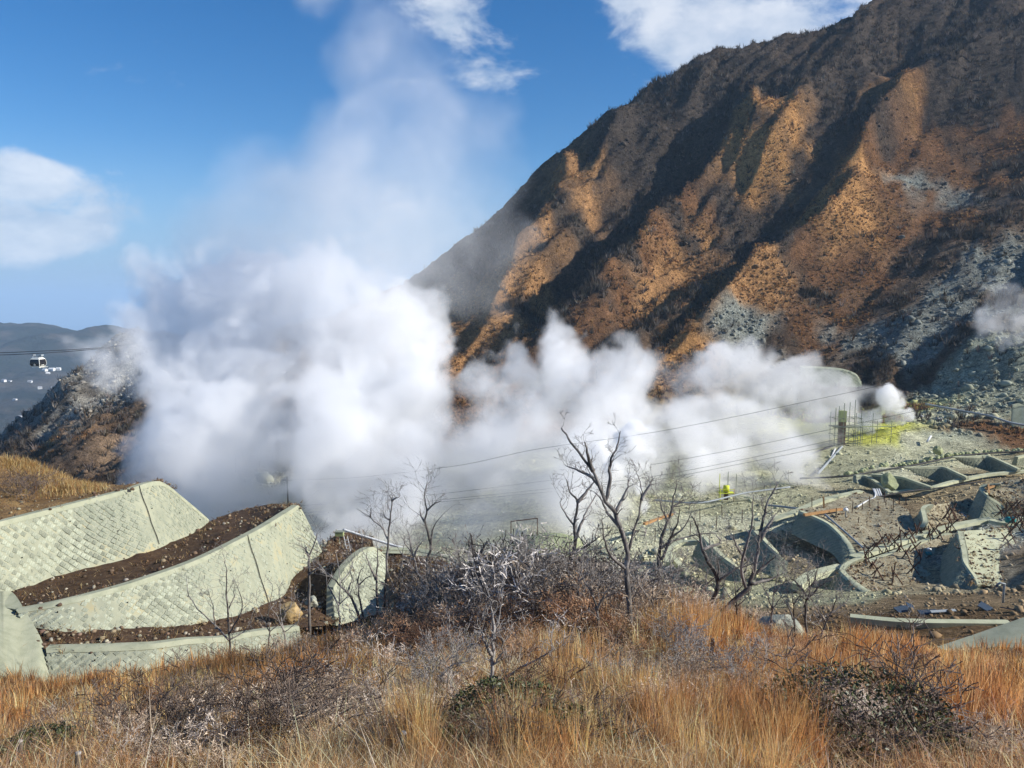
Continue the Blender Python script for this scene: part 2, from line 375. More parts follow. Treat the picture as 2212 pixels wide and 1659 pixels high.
zn(OLIVE, 1, (850, 455), (880, 455), (830, 470), (700, 460), (650, 480), (720, 490), (680, 500), (640, 520), (760, 480), (780, 500), (740, 510)); zn(PALE, 1, (620, 530), (700, 520), (660, 520), (750, 525), (580, 545), (790, 525), (900, 460), (690, 490), (720, 480))
zn((.31, .25, .15), 1, (900, 500), (950, 495), (1000, 485), (960, 510), (880, 515), (870, 530), (820, 545), (830, 530), (900, 520), (950, 545), (880, 575), (930, 570), (1000, 500), (1020, 480))
zn((.23, .17, .10), 1, (890, 535), (920, 505), (1010, 560), (990, 600), (900, 600), (950, 600), (860, 610)); zn(OLIVE, 1, (800, 590), (840, 600))
zn((.33, .35, .30), 1, (980, 540), (1000, 535), (985, 560))
zn(PALE, .8, (500, 470), (450, 500), (560, 460), (400, 510), (250, 520)); zn(RUST, .8, (500, 400), (550, 420), (420, 420), (380, 400))
zn(SCRUB, 1, (40, 425), (70, 400), (100, 370), (20, 445), (90, 390), (60, 420)); zn((.30, .285, .24), 1.4, (80, 385), (105, 380), (95, 370), (55, 425), (115, 375), (110, 360), (120, 390), (95, 405), (70, 415))
zn((.18, .125, .08), 1, (80, 430), (100, 440), (60, 445), (110, 470), (70, 470), (90, 460), (120, 450)); zn(TAWNY, 1, (40, 450), (70, 440), (30, 462), (95, 480)); zn(BROWN, 1, (90, 450), (60, 460), (110, 430), (100, 490))
zn((.34, .22, .09), 1, (5, 470), (30, 475), (50, 485)); zn((.12, .07, .04), 1, (20, 500), (60, 505), (5, 510))
for x, y in ((-30, 8), (0, 8), (30, 8), (-20, 20), (0, 20), (20, 20), (-25, 35), (0, 35), (25, 35), (-20, 44), (35, 38), (0, 45)): ZONES.append((x, y, STRAW, 1))
for x, y in ((-20, 60), (0, 60), (10, 60), (-35, 56), (20, 56), (30, 60), (-10, 75), (5, 75)): ZONES.append((x, y, (.13, .085, .045), 1))
_ZX = np.array([z[0] for z in ZONES]); _ZY = np.array([z[1] for z in ZONES]); _ZC = np.array([z[2] for z in ZONES]); _ZW = np.array([z[3] for z in ZONES])
def soil(x, y):
    """soil colour by the nearest few samples, with ragged borders that run down the slope"""
    r = np.hypot(x, y); amp = np.clip(r / 60, .3, 4.5)
    q = (x - y) * .7071; v = (x + y) * .7071
    wx = x + fbm(q / (2.5 * amp), v / (7 * amp), 4, 81, .6) * 3.2 * amp; wy = y + fbm(q / (2.5 * amp) + 9, v / (7 * amp), 4, 91, .6) * 3.2 * amp
    num = np.zeros(x.shape + (3,)); den = np.zeros(x.shape)
    for i in range(len(ZONES)):
        d2 = (wx - _ZX[i]) ** 2 + (wy - _ZY[i]) ** 2
        w = _ZW[i] / (d2 / r ** 2 * 3e3 + .25) ** 2.2
        num += w[..., None] * _ZC[i]; den += w
    return num / den[..., None]

M_SLOPE = ground_mat('straw_soil', 1.6, .6, .25)
M_VALLEY = ground_mat('volcanic_rubble', .9, .9, .8, .7)
M_MOUNT = ground_mat('mountain_soil', .42, .8, 1.6, .6)
def polar_sheet(name, r0, r1, nr, na, a0, a1, material):
    rr = np.geomspace(r0, r1, nr); aa = np.linspace(R(a0), R(a1), na)
    A, RR = np.meshgrid(aa, rr); x = RR * np.sin(A); y = RR * np.cos(A); z = H(x, y)
    v = np.stack([x.ravel(), y.ravel(), z.ravel()], 1); i = np.arange(nr * na).reshape(nr, na)
    f = np.stack([i[:-1, :-1].ravel(), i[:-1, 1:].ravel(), i[1:, 1:].ravel(), i[1:, :-1].ravel()], 1)[:, ::-1]
    me = mesh_np(name, v, f, material, True, {'soil': soil(x, y).reshape(-1, 3)})
    return tag(link(name, me), kind='structure')
polar_sheet('hillside_ground', 1.5, 52, 110, 260, -75, 75, M_SLOPE)
polar_sheet('valley_ground', 52, 232, 210, 420, -62, 62, M_VALLEY)
polar_sheet('mountain_ground', 232, 900, 300, 520, -62, 62, M_MOUNT)
# ------------------------------------------------------------------ far country: wooded hills, coastal plain, sea, air
def far_hills():
    xs = np.linspace(-4200, 1400, 330); ys = np.linspace(900, 5200, 240)
    X, Y = np.meshgrid(xs, ys)
    crest = np.interp(X / 3500 * FPX + CX, [-400, -200, 0, 30, 60, 75, 85, 100, 112, 125, 145, 200, 300, 600, 1100], [300, 312, 322, 323, 325, 330, 332, 326, 323, 328, 336, 344, 350, 352, 340])
    zc = -3500 * (crest - 300) / FPX
    t = np.clip((Y - 1700) / 1800, 0, 1); t = t * t * (3 - 2 * t) * .55 + t * .45
    Z = -345 + (zc + 345) * np.where(Y < 3500, t, np.clip(1 - (Y - 3500) / 900, -1.5, 1))
    Z += fbm(X / 420, Y / 420, 5, 12, .5) * 75 * np.clip((Y - 1800) / 800, .15, 1) * np.clip(np.abs(Y - 3500) / 700, .12, 1) + fbm(X / 60, Y / 60, 3, 15) * 12 + (1 - np.abs(fbm(X / 260 + Y / 500, Y / 300, 3, 19))) * 40 * np.clip((3300 - Y) / 800, 0, 1)
    v = np.stack([X.ravel(), Y.ravel(), Z.ravel()], 1); i = np.arange(X.size).reshape(X.shape)
    f = np.stack([i[:-1, :-1].ravel(), i[:-1, 1:].ravel(), i[1:, 1:].ravel(), i[1:, :-1].ravel()], 1)
    m = noise_mat('winter_woods', [(.3, (.014, .020, .016)), (.48, (.024, .028, .022)), (.56, (.060, .052, .042)), (.72, (.09, .075, .058))], .0042, 8, .62, bump=1.0, bscale=.035, bdist=9)
    o = tag(link('distant_hills', mesh_np('distant_hills', v, f, m, True)), kind='structure')
    return lambda x, y: float(np.interp(0, [0], [0])), (xs, ys, Z)
_, FAR = far_hills()
def far_z(x, y):
    xs, ys, Z = FAR
    i = min(max(int(np.searchsorted(xs, x)) - 1, 0), len(xs) - 2); j = min(max(int(np.searchsorted(ys, y)) - 1, 0), len(ys) - 2)
    return float(Z[j:j + 2, i:i + 2].max())
# sea with the coastal plain before it
m_sea = noise_mat('sea_water', [(.4, (.03, .07, .12)), (.6, (.04, .09, .15))], .0005, 3, bump=0, rness=.35, spec=.4)
tag(MB().add([(-60000, 14000, -1000), (60000, 14000, -1000), (60000, 57000, -1000), (-60000, 57000, -1000)], [(0, 1, 2, 3)]).build('sea', m_sea), kind='structure')
m_pl = noise_mat('coastal_plain', [(.35, (.06, .07, .05)), (.55, (.14, .13, .11)), (.68, (.4, .4, .38))], .0022, 8, .7, bump=0)
tag(MB().add([(-40000, 4000, -996), (40000, 4000, -996), (40000, 14000, -990), (-40000, 14000, -990)], [(0, 1, 2, 3)]).build('coastal_plain_ground', m_pl), kind='structure')
# the air
HAZE = 1.0e-4
mh = bpy.data.materials.new('haze_air'); mh.use_nodes = True; mh.node_tree.nodes.clear()
_o = mh.node_tree.nodes.new('ShaderNodeOutputMaterial'); _v = mh.node_tree.nodes.new('ShaderNodeVolumePrincipled')
_v.inputs['Color'].default_value = (.52, .72, .93, 1); _v.inputs['Density'].default_value = HAZE; _v.inputs['Anisotropy'].default_value = 0.0
mh.node_tree.links.new(_v.outputs[0], _o.inputs['Volume'])
tag(MB().box((0, 27500, -346), (130000, 61000, 1314)).build('haze', mh), kind='stuff')
# ------------------------------------------------------------------ stone faced retaining walls
def pz(px, py, q):
    """picture point at height q (negative) or at distance q (positive)"""
    d = ray(px, py)
    return d * (q / d.z) if q < 0 else d * q
def catmull(P, n):
    P = [Vector(p) for p in P]; m = len(P) - 1; out = []
    for i in range(n):
        t = i / (n - 1) * m; k = min(int(t), m - 1); f = t - k
        p0, p1, p2, p3 = P[max(k - 1, 0)], P[k], P[k + 1], P[min(k + 2, m)]
        c = .5 * ((2 * p1) + (p2 - p0) * f + (2 * p0 - 5 * p1 + 4 * p2 - p3) * f * f + (3 * p1 - p0 - 3 * p2 + p3) * f ** 3)
        out.append(c * .7 + p1.lerp(p2, f) * .3)
    return out
def face_stone_meshes(name, material, n=12, seed=3):
    rr = random.Random(seed); out = []
    for k in range(n):
        h = rr.uniform(.035, .095); e = .485; v = [(-e, -e, -.06), (e, -e, -.06), (e, e, -.06), (-e, e, -.06)]
        for sx, sy in ((-1, -1), (1, -1), (1, 1), (-1, 1)):
            v.append((sx * rr.uniform(.33, .45), sy * rr.uniform(.33, .45), h * rr.uniform(.4, 1.3)))
        v.append((rr.uniform(-.2, .2), rr.uniform(-.2, .2), h * rr.uniform(.7, 1.7)))
        f = [(0, 1, 5, 4), (1, 2, 6, 5), (2, 3, 7, 6), (3, 0, 4, 7), (4, 5, 8), (5, 6, 8), (6, 7, 8), (7, 4, 8)]
        me = bpy.data.meshes.new(name); me.from_pydata(v, [], f); me.materials.append(material); me.update(); out.append(me)
    return out

M_CONC = noise_mat('pale_concrete', [(.28, (.25, .265, .18)), (.5, (.34, .35, .245)), (.75, (.40, .40, .285))], 1.1, 7, .62, bump=.35, bscale=9, bdist=.04)
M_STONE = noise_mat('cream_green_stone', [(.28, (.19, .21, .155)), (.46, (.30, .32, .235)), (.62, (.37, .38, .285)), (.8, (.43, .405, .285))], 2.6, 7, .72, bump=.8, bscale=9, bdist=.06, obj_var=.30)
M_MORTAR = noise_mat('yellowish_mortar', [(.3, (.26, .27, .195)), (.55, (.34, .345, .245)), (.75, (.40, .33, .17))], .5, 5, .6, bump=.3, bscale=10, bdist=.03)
M_STONE2 = noise_mat('olive_grey_shaded_stone', [(.28, (.15, .165, .115)), (.5, (.23, .25, .175)), (.75, (.31, .32, .23))], 2.2, 6, .65, bump=.6, bscale=7, bdist=.06, obj_var=.14)  # darkened to put the shade of the wall faces into the stone
M_CONC2 = noise_mat('sulphur_tinted_lit_concrete', [(.3, (.36, .37, .24)), (.55, (.48, .49, .33)), (.75, (.55, .55, .38))], .8, 7, .62, bump=.4, bscale=6, bdist=.05)  # lightened to put the sunlit crest rims into the concrete colour
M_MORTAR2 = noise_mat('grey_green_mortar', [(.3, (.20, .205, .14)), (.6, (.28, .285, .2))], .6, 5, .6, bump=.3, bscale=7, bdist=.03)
M_DARK = noise_mat('dark_joint_filler', [(.3, (.015, .014, .012)), (.7, (.04, .037, .03))], 4, 3, bump=0)  # near-black tone for joints, drain pipes and house windows
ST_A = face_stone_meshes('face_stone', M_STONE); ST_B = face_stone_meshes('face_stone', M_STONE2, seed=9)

def in_frame(p, mx=30):
    q = Vector(p); c, s = math.cos(PITCH), math.sin(PITCH)
    d = q.y * c - q.z * s; u = q.y * s + q.z * c
    if d <= .1: return None
    px, py = CX + FPX * q.x / d, CY - FPX * u / d
    return (px, py) if -mx < px < 1024 + mx and -mx < py < 768 + mx else None

def retaining_wall(label, pairs, size=.42, stones=ST_A, mats=None, thick=.7, cop=(.34, .26), joints=(), weep=0, group='stone faced retaining walls', plain=False, n=40, limit=300, cat='retaining wall', name='retaining_wall', smooth_path=True):
    mc, mm = mats or (M_CONC, M_MORTAR)
    top = [pz(*a) for a, b in pairs]; bot = [pz(*b) for a, b in pairs]
    T, B = (catmull(top, n), catmull(bot, n)) if smooth_path else ([Vector(t) for t in top], [Vector(b) for b in bot])
    n = len(T)
    L = [0.0]
    for i in range(1, n): L.append(L[-1] + ((T[i] - T[i - 1]).length + (B[i] - B[i - 1]).length) / 2)
    tot = L[-1]
    # outward normals (towards the valley side that one looks at)
    Nn = []
    for i in range(n):
        a, b = max(i - 1, 0), min(i + 1, n - 1); tg = (T[b] - T[a]) + (B[b] - B[a]); up = T[i] - B[i]
        if up.length < .05: up = Vector((0, 0, 1))
        nn = tg.cross(up).normalized(); Nn.append(nn)
    mid = sum(((T[i] + B[i]) / 2 for i in range(n)), Vector()) / n
    if sum(x.dot(-mid) for x in Nn) < 0: Nn = [-x for x in Nn]
    base = mid.copy(); base.z = min(b.z for b in B)
    root = thing(name, label, cat, base, group)
    o_ = base
    # solid body: face, crest, back
    vs, fs = [], []
    for i in range(n):
        back = Vector((-Nn[i].x, -Nn[i].y, 0)); back = back.normalized() * thick if back.length > .05 else Vector((0, thick, 0))
        dn = (B[i] - T[i]).normalized() * .35 if (B[i] - T[i]).length > .05 else Vector((0, 0, -.35))
        vs += [B[i] + dn - o_, T[i] - o_, T[i] + back - o_, B[i] + dn + back * 1.6 - o_]
    for i in range(n - 1):
        a, b = i * 4, i * 4 + 4
        for k in range(4): fs.append((a + k, b + k, b + (k + 1) % 4, a + (k + 1) % 4))
    fs += [(3, 2, 1, 0), tuple(4 * (n - 1) + k for k in range(4))]
    body = MB().add(vs, fs).build('wall_body', mc if plain else mm, root, 'auto')
    # coping along the crest
    if cop:
        vs, fs = [], []
        for i in range(n):
            back = Vector((-Nn[i].x, -Nn[i].y, 0)).normalized() * cop[0] * 1.6 if abs(Nn[i].z) < .98 else Vector((0, .5, 0))
            dn = (B[i] - T[i]); dn = dn.normalized() * min(cop[1] * 1.6, dn.length * .6 + .05) if dn.length > .02 else Vector((0, 0, -.1))
            q = Nn[i] * .07 + Vector((0, 0, .02))
            vs += [T[i] + dn + Nn[i] * .05 - o_, T[i] + q - o_, T[i] + back + Vector((0, 0, .04)) - o_, T[i] + back - Vector((0, 0, .25)) - o_]
        for i in range(n - 1):
            a, b = i * 4, i * 4 + 4
            for k in range(4): fs.append((a + k, b + k, b + (k + 1) % 4, a + (k + 1) % 4))
        fs += [(3, 2, 1, 0), tuple(4 * (n - 1) + k for k in range(4))]
        MB().add(vs, fs).build('coping', mc, root, 'auto')
    def S(s, h):
        s = min(max(s, 0), tot); i = 0
        while i < n - 2 and L[i + 1] < s: i += 1
        f = (s - L[i]) / max(L[i + 1] - L[i], 1e-6); b = B[i].lerp(B[i + 1], f); t = T[i].lerp(T[i + 1], f); hh = (t - b).length
        return b + (t - b) * (h / max(hh, 1e-3)), hh, ((T[i + 1] - T[i]) * (h / max(hh, 1e-3)) + (B[i + 1] - B[i]) * (1 - h / max(hh, 1e-3))), (t - b), Nn[i].lerp(Nn[i + 1], f)
    for j in joints:
        s = tot * j; pts = []
        for k in range(9):
            p, hh, _, _, nn = S(s + .05 * math.sin(k * 1.7), 0); p, _, _, _, nn = S(s + .05 * math.sin(k * 1.7), hh * k / 8); pts.append(p + nn * .10 - o_)
        MB().tube(pts, .036, 4).build('expansion_joint', M_DARK, root)
    if plain: return root
    D = size * math.sqrt(2); cand = []; rr = random.Random(len(label) * 7 + int(tot * 10))
    j = 0
    hmax = max((T[i] - B[i]).length for i in range(n))
    while j * D / 2 < hmax + D:
        h = j * D / 2 + .05
        i = 0
        while i * D < tot + D:
            s = i * D + (D / 2 if j % 2 else 0) + .1; i += 1
            if s > tot - .1: continue
            p, hh, tu, tv, nn = S(s, h)
            if h > hh - (cop[1] * 1.3 if cop else .1) or h < .02: continue
            if any(abs(s - tot * q) < .12 for q in joints): continue
            u = tu.normalized(); v = (tv - u * tv.dot(u)).normalized(); w = nn.normalized(); u2 = v.cross(w).normalized()
            a = R(45) + rr.uniform(-.15, .15); x = u2 * math.cos(a) + v * math.sin(a); y = w.cross(x)
            sz = size * rr.uniform(.9, 1.04); pr = rr.uniform(-.03, .03)
            pos = p + w * pr + u2 * rr.uniform(-.02, .02)
            q4 = Matrix(((x.x * sz, y.x * sz, w.x * sz, pos.x - o_.x), (x.y * sz, y.y * sz, w.y * sz, pos.y - o_.y), (x.z * sz, y.z * sz, w.z * sz, pos.z - o_.z), (0, 0, 0, 1)))
            vis = in_frame(pos)
            cand.append((pos.length if vis else 1e4 + pos.length, q4, rr.randrange(len(stones)), bool(vis)))
        j += 1
    cand.sort(key=lambda c: c[0])
    cand = [c for c in cand if c[0] < 1e4 + 75 or c[3]]
    own = [c for c in cand if c[3]][:limit]; rest = cand[len(own):]
    for _, q4, k, _v in own:
        o = bpy.data.objects.new('stone', stones[k]); o.parent = root; o.matrix_local = q4; COL.objects.link(o)
    if rest:
        mb = MB()
        for _, q4, k, _v in rest: mb.add([q4 @ v.co for v in stones[k].vertices], [tuple(p.vertices) for p in stones[k].polygons])
        tag(mb.build('stone_facing', stones[0].materials[0], root), kind='stuff')
    for k in range(weep):
        s = tot * (k + .5) / weep; p, hh, _, _, nn = S(s, .1); p, _, _, _, nn = S(s, hh * rr.uniform(.3, .75))
        MB().tube([p + nn * .02 - o_, p + nn * .14 - o_], .045, 6).build('drain_pipe', M_DARK, root)
    return root

LEFT_UP = [((-60, 537, 56.8), (-60, 611, 55.0)), ((0, 522, 60.8), (0, 593, 58.4)), ((62, 506.5, 65.3), (55, 574, 62.6)), ((123, 491, 70.2), (144, 550, 68.0)), ((159, 481.5, 73.9), (174, 537.5, 72.6)), ((184, 499, 77), (193, 530, 76.4)), ((208, 519.5, 80), (209, 522, 80))]
LEFT_LOW = [((16, 611, 53.6), (28, 624, 52.6)), ((62, 602, 54.8), (70, 629, 52.8)), ((130, 584, 58.6), (140, 629, 56.2)), ((198, 560, 64.2), (214, 622, 60.2)), ((258, 530, 71.6), (279, 599, 68.4)), ((292, 509, 78.8), (292, 579, 75.0)), ((299, 506.5, 80.2), (308, 565, 77.6)), ((310, 527, 81.2), (322, 551, 80))]
retaining_wall('tall upper stone wall of pale green blocks with one dark vertical joint', LEFT_UP, joints=(.62,), weep=7)
retaining_wall('long middle stone wall curving up to a peak above the brown terrace', LEFT_LOW, joints=(.60,), weep=7)
retaining_wall('low stone wall with flat coping half sunk in the golden grass', [((46, 649, 50.2), (52, 692, 47.4)), ((100, 647.5, 50.6), (102, 690, 47.8)), ((150, 645, 51.5), (150, 690, 48.6)), ((187, 640, 53), (190, 684, 50.2)), ((222, 638, 54.5), (226, 676, 51.8)), ((255, 632, 56.5), (262, 670, 53.8)), ((299, 627, 58.5), (306, 662, 56))], weep=3)
retaining_wall('smooth bare concrete buttress closing the end of the terraces', [((-44, 596, 55.5), (-30, 640, 46)), ((-12, 592.5, 56.5), (-2, 652, 47)), ((12, 592, 57), (8, 672, 46)), ((26, 612, 53.6), (24, 690, 46)), ((40, 636, 51.4), (38, 694, 46)), ((54, 672, 49.4), (54, 698, 46.4))], plain=True, cop=None, thick=2.2, name='concrete_buttress', cat='buttress', group=None)
retaining_wall('rounded stone wall showing through the bare brush beyond the dark dead trees', [((333, 588, 68), (336, 622, 65.5)), ((345, 568, 71), (352, 618, 67)), ((360, 553, 75), (372, 612, 69)), ((373, 547.5, 77.2), (394, 608, 71)), ((386, 557, 78.5), (407, 602, 73.5))])
retaining_wall('curved concrete crest rising behind the brush in front of the steam', [((372, 549.5, 79), (373, 552, 78)), ((400, 549, 80.5), (401, 552.5, 79.4)), ((422, 551, 80), (423, 555, 78.9)), ((446, 556.5, 77.5), (447, 561, 76.3)), ((472, 568.5, 74), (472, 574, 72.8))], plain=True, cop=(.5, .3))

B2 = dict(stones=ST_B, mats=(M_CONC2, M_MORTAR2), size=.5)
G2 = 'curved check walls of the valley works'
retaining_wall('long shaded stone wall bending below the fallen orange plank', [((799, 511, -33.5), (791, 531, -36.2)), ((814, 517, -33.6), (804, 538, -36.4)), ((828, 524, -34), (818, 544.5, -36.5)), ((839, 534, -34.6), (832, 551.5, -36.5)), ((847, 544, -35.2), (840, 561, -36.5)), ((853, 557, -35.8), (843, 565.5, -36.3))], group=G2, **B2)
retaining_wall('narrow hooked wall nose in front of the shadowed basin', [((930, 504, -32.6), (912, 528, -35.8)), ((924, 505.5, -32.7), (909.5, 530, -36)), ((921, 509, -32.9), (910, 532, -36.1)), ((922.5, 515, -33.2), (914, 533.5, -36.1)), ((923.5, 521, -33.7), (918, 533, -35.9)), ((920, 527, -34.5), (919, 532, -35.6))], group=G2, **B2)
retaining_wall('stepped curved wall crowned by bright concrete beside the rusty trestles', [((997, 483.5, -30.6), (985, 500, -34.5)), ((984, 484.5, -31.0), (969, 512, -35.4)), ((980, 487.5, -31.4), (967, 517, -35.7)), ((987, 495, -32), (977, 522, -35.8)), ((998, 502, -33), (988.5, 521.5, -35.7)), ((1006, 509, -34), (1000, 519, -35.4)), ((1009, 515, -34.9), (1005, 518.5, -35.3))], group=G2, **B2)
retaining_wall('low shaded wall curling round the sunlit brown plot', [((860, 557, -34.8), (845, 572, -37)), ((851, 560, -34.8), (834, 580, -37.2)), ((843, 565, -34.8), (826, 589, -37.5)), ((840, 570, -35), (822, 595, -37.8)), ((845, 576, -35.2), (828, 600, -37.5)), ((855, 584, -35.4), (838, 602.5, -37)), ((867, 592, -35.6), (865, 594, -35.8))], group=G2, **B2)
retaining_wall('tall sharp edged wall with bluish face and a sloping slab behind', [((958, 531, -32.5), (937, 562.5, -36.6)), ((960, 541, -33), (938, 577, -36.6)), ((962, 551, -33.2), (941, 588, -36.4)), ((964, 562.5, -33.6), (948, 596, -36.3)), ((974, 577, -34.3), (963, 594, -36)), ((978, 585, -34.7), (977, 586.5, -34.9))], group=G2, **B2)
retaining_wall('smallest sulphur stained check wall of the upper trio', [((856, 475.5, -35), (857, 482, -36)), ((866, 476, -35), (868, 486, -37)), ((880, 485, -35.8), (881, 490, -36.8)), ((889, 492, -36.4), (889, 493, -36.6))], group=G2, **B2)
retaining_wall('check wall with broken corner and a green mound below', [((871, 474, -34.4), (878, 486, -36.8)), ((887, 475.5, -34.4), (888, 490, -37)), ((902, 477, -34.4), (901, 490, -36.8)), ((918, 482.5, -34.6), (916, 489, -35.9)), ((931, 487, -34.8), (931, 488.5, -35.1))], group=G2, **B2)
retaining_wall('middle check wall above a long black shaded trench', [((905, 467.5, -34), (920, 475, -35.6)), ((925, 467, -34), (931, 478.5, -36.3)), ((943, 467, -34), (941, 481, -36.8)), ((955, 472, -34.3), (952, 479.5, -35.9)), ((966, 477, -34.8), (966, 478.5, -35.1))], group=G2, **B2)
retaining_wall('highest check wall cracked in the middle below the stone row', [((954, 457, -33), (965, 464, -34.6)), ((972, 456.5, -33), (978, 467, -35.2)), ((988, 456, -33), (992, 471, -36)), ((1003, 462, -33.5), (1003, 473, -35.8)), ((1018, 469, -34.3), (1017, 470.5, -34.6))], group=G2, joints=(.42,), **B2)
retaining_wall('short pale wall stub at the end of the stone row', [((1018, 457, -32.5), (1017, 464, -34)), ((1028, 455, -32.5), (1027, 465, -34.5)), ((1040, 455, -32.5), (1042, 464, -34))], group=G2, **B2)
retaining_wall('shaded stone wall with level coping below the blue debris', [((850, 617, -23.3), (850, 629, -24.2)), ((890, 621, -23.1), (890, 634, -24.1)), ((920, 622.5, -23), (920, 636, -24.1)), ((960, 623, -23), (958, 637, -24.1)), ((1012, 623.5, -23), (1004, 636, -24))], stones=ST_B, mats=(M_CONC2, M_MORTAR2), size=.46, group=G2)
retaining_wall('smooth concrete ramp wedge rising beside the shaded wall', [((930, 649, 48), (932, 651, 47)), ((975, 634, 48.8), (975, 648, 47)), ((1004, 624, 49.5), (1010, 641, 47)), ((1045, 610, 50.2), (1050, 634, 47))], plain=True, cop=None, thick=1.2, name='concrete_ramp', cat='ramp', group=None, mats=(M_CONC, M_MORTAR))
retaining_wall('grey concrete block wall at the end of the pale track', [((1013, 405, 205), (1012, 425, 203)), ((1020, 404, 205), (1019, 428, 202)), ((1034, 408, 204), (1034, 434, 200)), ((1060, 412, 203), (1060, 436, 200))], plain=True, cop=(.5, .4), group=G2, mats=(M_CONC2, M_MORTAR2))
retaining_wall('grey boulder dam standing at the foot of the scree', [((800, 366, 262), (802, 384, 255)), ((822, 367, 260), (824, 386, 253)), ((843, 369, 258), (845, 386, 252)), ((856, 374, 256), (858, 386, 252)), ((861, 382, 254), (862, 386, 252))], group=G2, size=1.1, stones=ST_B, mats=(M_CONC2, M_MORTAR2), cop=(.8, .5))

def kerb(label, pts, w=1.0, h=.5, material=None, name='concrete_kerb', cat='kerb', group='concrete kerbs of the valley works'):
    P = catmull([pz(*p) for p in pts], max(8, len(pts) * 5)); b = P[len(P) // 2]
    mb = MB(); vs, fs = [], []
    for i, p in enumerate(P):
        t = (P[min(i + 1, len(P) - 1)] - P[max(i - 1, 0)]); t.z = 0; t.normalize(); s = Vector((t.y, -t.x, 0)) * w / 2
        vs += [p - s - b, p + s - b, p + s * 1.1 - Vector((0, 0, h)) - b, p - s * 1.1 - Vector((0, 0, h)) - b]
    for i in range(len(P) - 1):
        a = i * 4
        for k in range(4): fs.append((a + k, a + 4 + k, a + 4 + (k + 1) % 4, a + (k + 1) % 4))
    fs += [(3, 2, 1, 0), tuple(4 * (len(P) - 1) + k for k in range(4))]
    o = mb.add(vs, fs).build(name, material or M_CONC2, None, 'auto', b)
    return tag(o, label, cat, group)
kerb('pale concrete kerb climbing from the brush towards the white steam', [(752, 526, -36.2), (775, 518.5, -35.6), (798, 510, -34.9), (824, 499, -34.4), (861, 490.5, -34.2)], 1.3)
kerb('straight bright crest beam running between the two brown plots', [(853, 556.5, -35.6), (885, 545.5, -35.3), (918, 534.5, -35), (958, 523.8, -34.6), (992, 518, -34.4)], 1.3)
kerb('second narrower beam behind the row of rusty trestles', [(868, 561, -35.9), (900, 549, -35.6), (932, 537.5, -35.2), (950, 533, -34.9)], .7)
kerb('thin ledge below the two middle check walls', [(886, 492.5, -36.6), (905, 490, -36.3), (931, 487, -35.6), (950, 481.5, -35.6), (985, 474, -35.2), (1030, 469.5, -34.8)], .9)
kerb('short kerb leading from the shaded basin to the sunlit slab', [(990, 519.5, -34.2), (1005, 522, -34.2), (1026, 518, -33.9)], 1.0)
kerb('broken kerb piece among grey brush below the shaded wall', [(796, 584, -35), (812, 573, -35), (834, 567, -35.2), (842, 565, -35.4)], 1.4, .8)
kerb('sunlit crest of a hollow behind the forked dead tree', [(668, 562, -35), (670, 548, -35), (680, 541.5, -34.8), (700, 540, -34.6)], .9, .6)
retaining_wall('shaded wing wall on the right of the sunken hollow behind the elbow tree', [((701, 535.5, -33.8), (692, 556, -36.4)), ((711, 545.5, -34), (703, 566, -36.6)), ((720, 555, -34.3), (714, 573, -36.6)), ((732, 564, -34.9), (728, 578, -36.5)), ((743, 572.5, -35.6), (741, 580, -36.4))], group=G2, **B2)
retaining_wall('second shaded wing wall right behind the black sprawling tree', [((754, 531, -33), (744, 552, -35.8)), ((762, 539, -33.4), (752, 562, -36)), ((770, 547, -33.9), (762, 570, -36.3)), ((779, 555, -34.5), (774, 575, -36.5)), ((788, 562.5, -35.2), (787, 573, -36.4))], group=G2, **B2)
kerb('bright inner rim of the sunken hollow', [(668, 550, -34.9), (673, 556, -35.2), (680, 564, -35.6), (688, 571, -36)], .8, .7)
# sloping slab behind the sharp wall
LOFT_PTS = []
def loft(name, lines, material, nu=30, nv=10, bumpy=.0, seed=1, scale=2.0):
    Ls = [catmull([pz(*p) for p in l], nu) for l in lines]; P = []
    for u in range(nu):
        c = catmull([l[u] for l in Ls], nv) if len(Ls) > 2 else [Ls[0][u].lerp(Ls[1][u], k / (nv - 1)) for k in range(nv)]
        P.append(c)
    v = np.array([[tuple(q) for q in c] for c in P]).reshape(-1, 3)
    if bumpy:
        e = np.ones((nu, nv)); e[:, 0] = .2; e[:, -1] = .2
        v[:, 2] += (fbm(v[:, 0] / scale, v[:, 1] / scale, 4, seed) * bumpy) * e.ravel()
    LOFT_PTS.append(v.copy()); i = np.arange(nu * nv).reshape(nu, nv)
    f = np.stack([i[:-1, :-1].ravel(), i[1:, :-1].ravel(), i[1:, 1:].ravel(), i[:-1, 1:].ravel()], 1)
    # upward facing
    a, b, c = v[f[0][0]], v[f[0][1]], v[f[0][2]]
    if np.cross(b - a, c - a)[2] < 0: f = f[:, ::-1]
    return mesh_np(name, v, f, material, True)
o = link('concrete_apron', loft('concrete_apron', [[(958, 531, -32.6), (962, 551, -33.3), (964, 562.5, -33.7), (974, 577, -34.4), (978, 585, -34.8)], [(984, 530, -33.2), (990, 548, -34), (996, 562, -34.4), (1004, 578, -34.8), (1010, 588, -35)], [(1008, 527, -33.4), (1016, 542, -34.2), (1030, 558, -34.6), (1045, 572, -34.8), (1055, 586, -35)]], M_CONC2, 30, 16, .12))
tag(o, kind='structure')
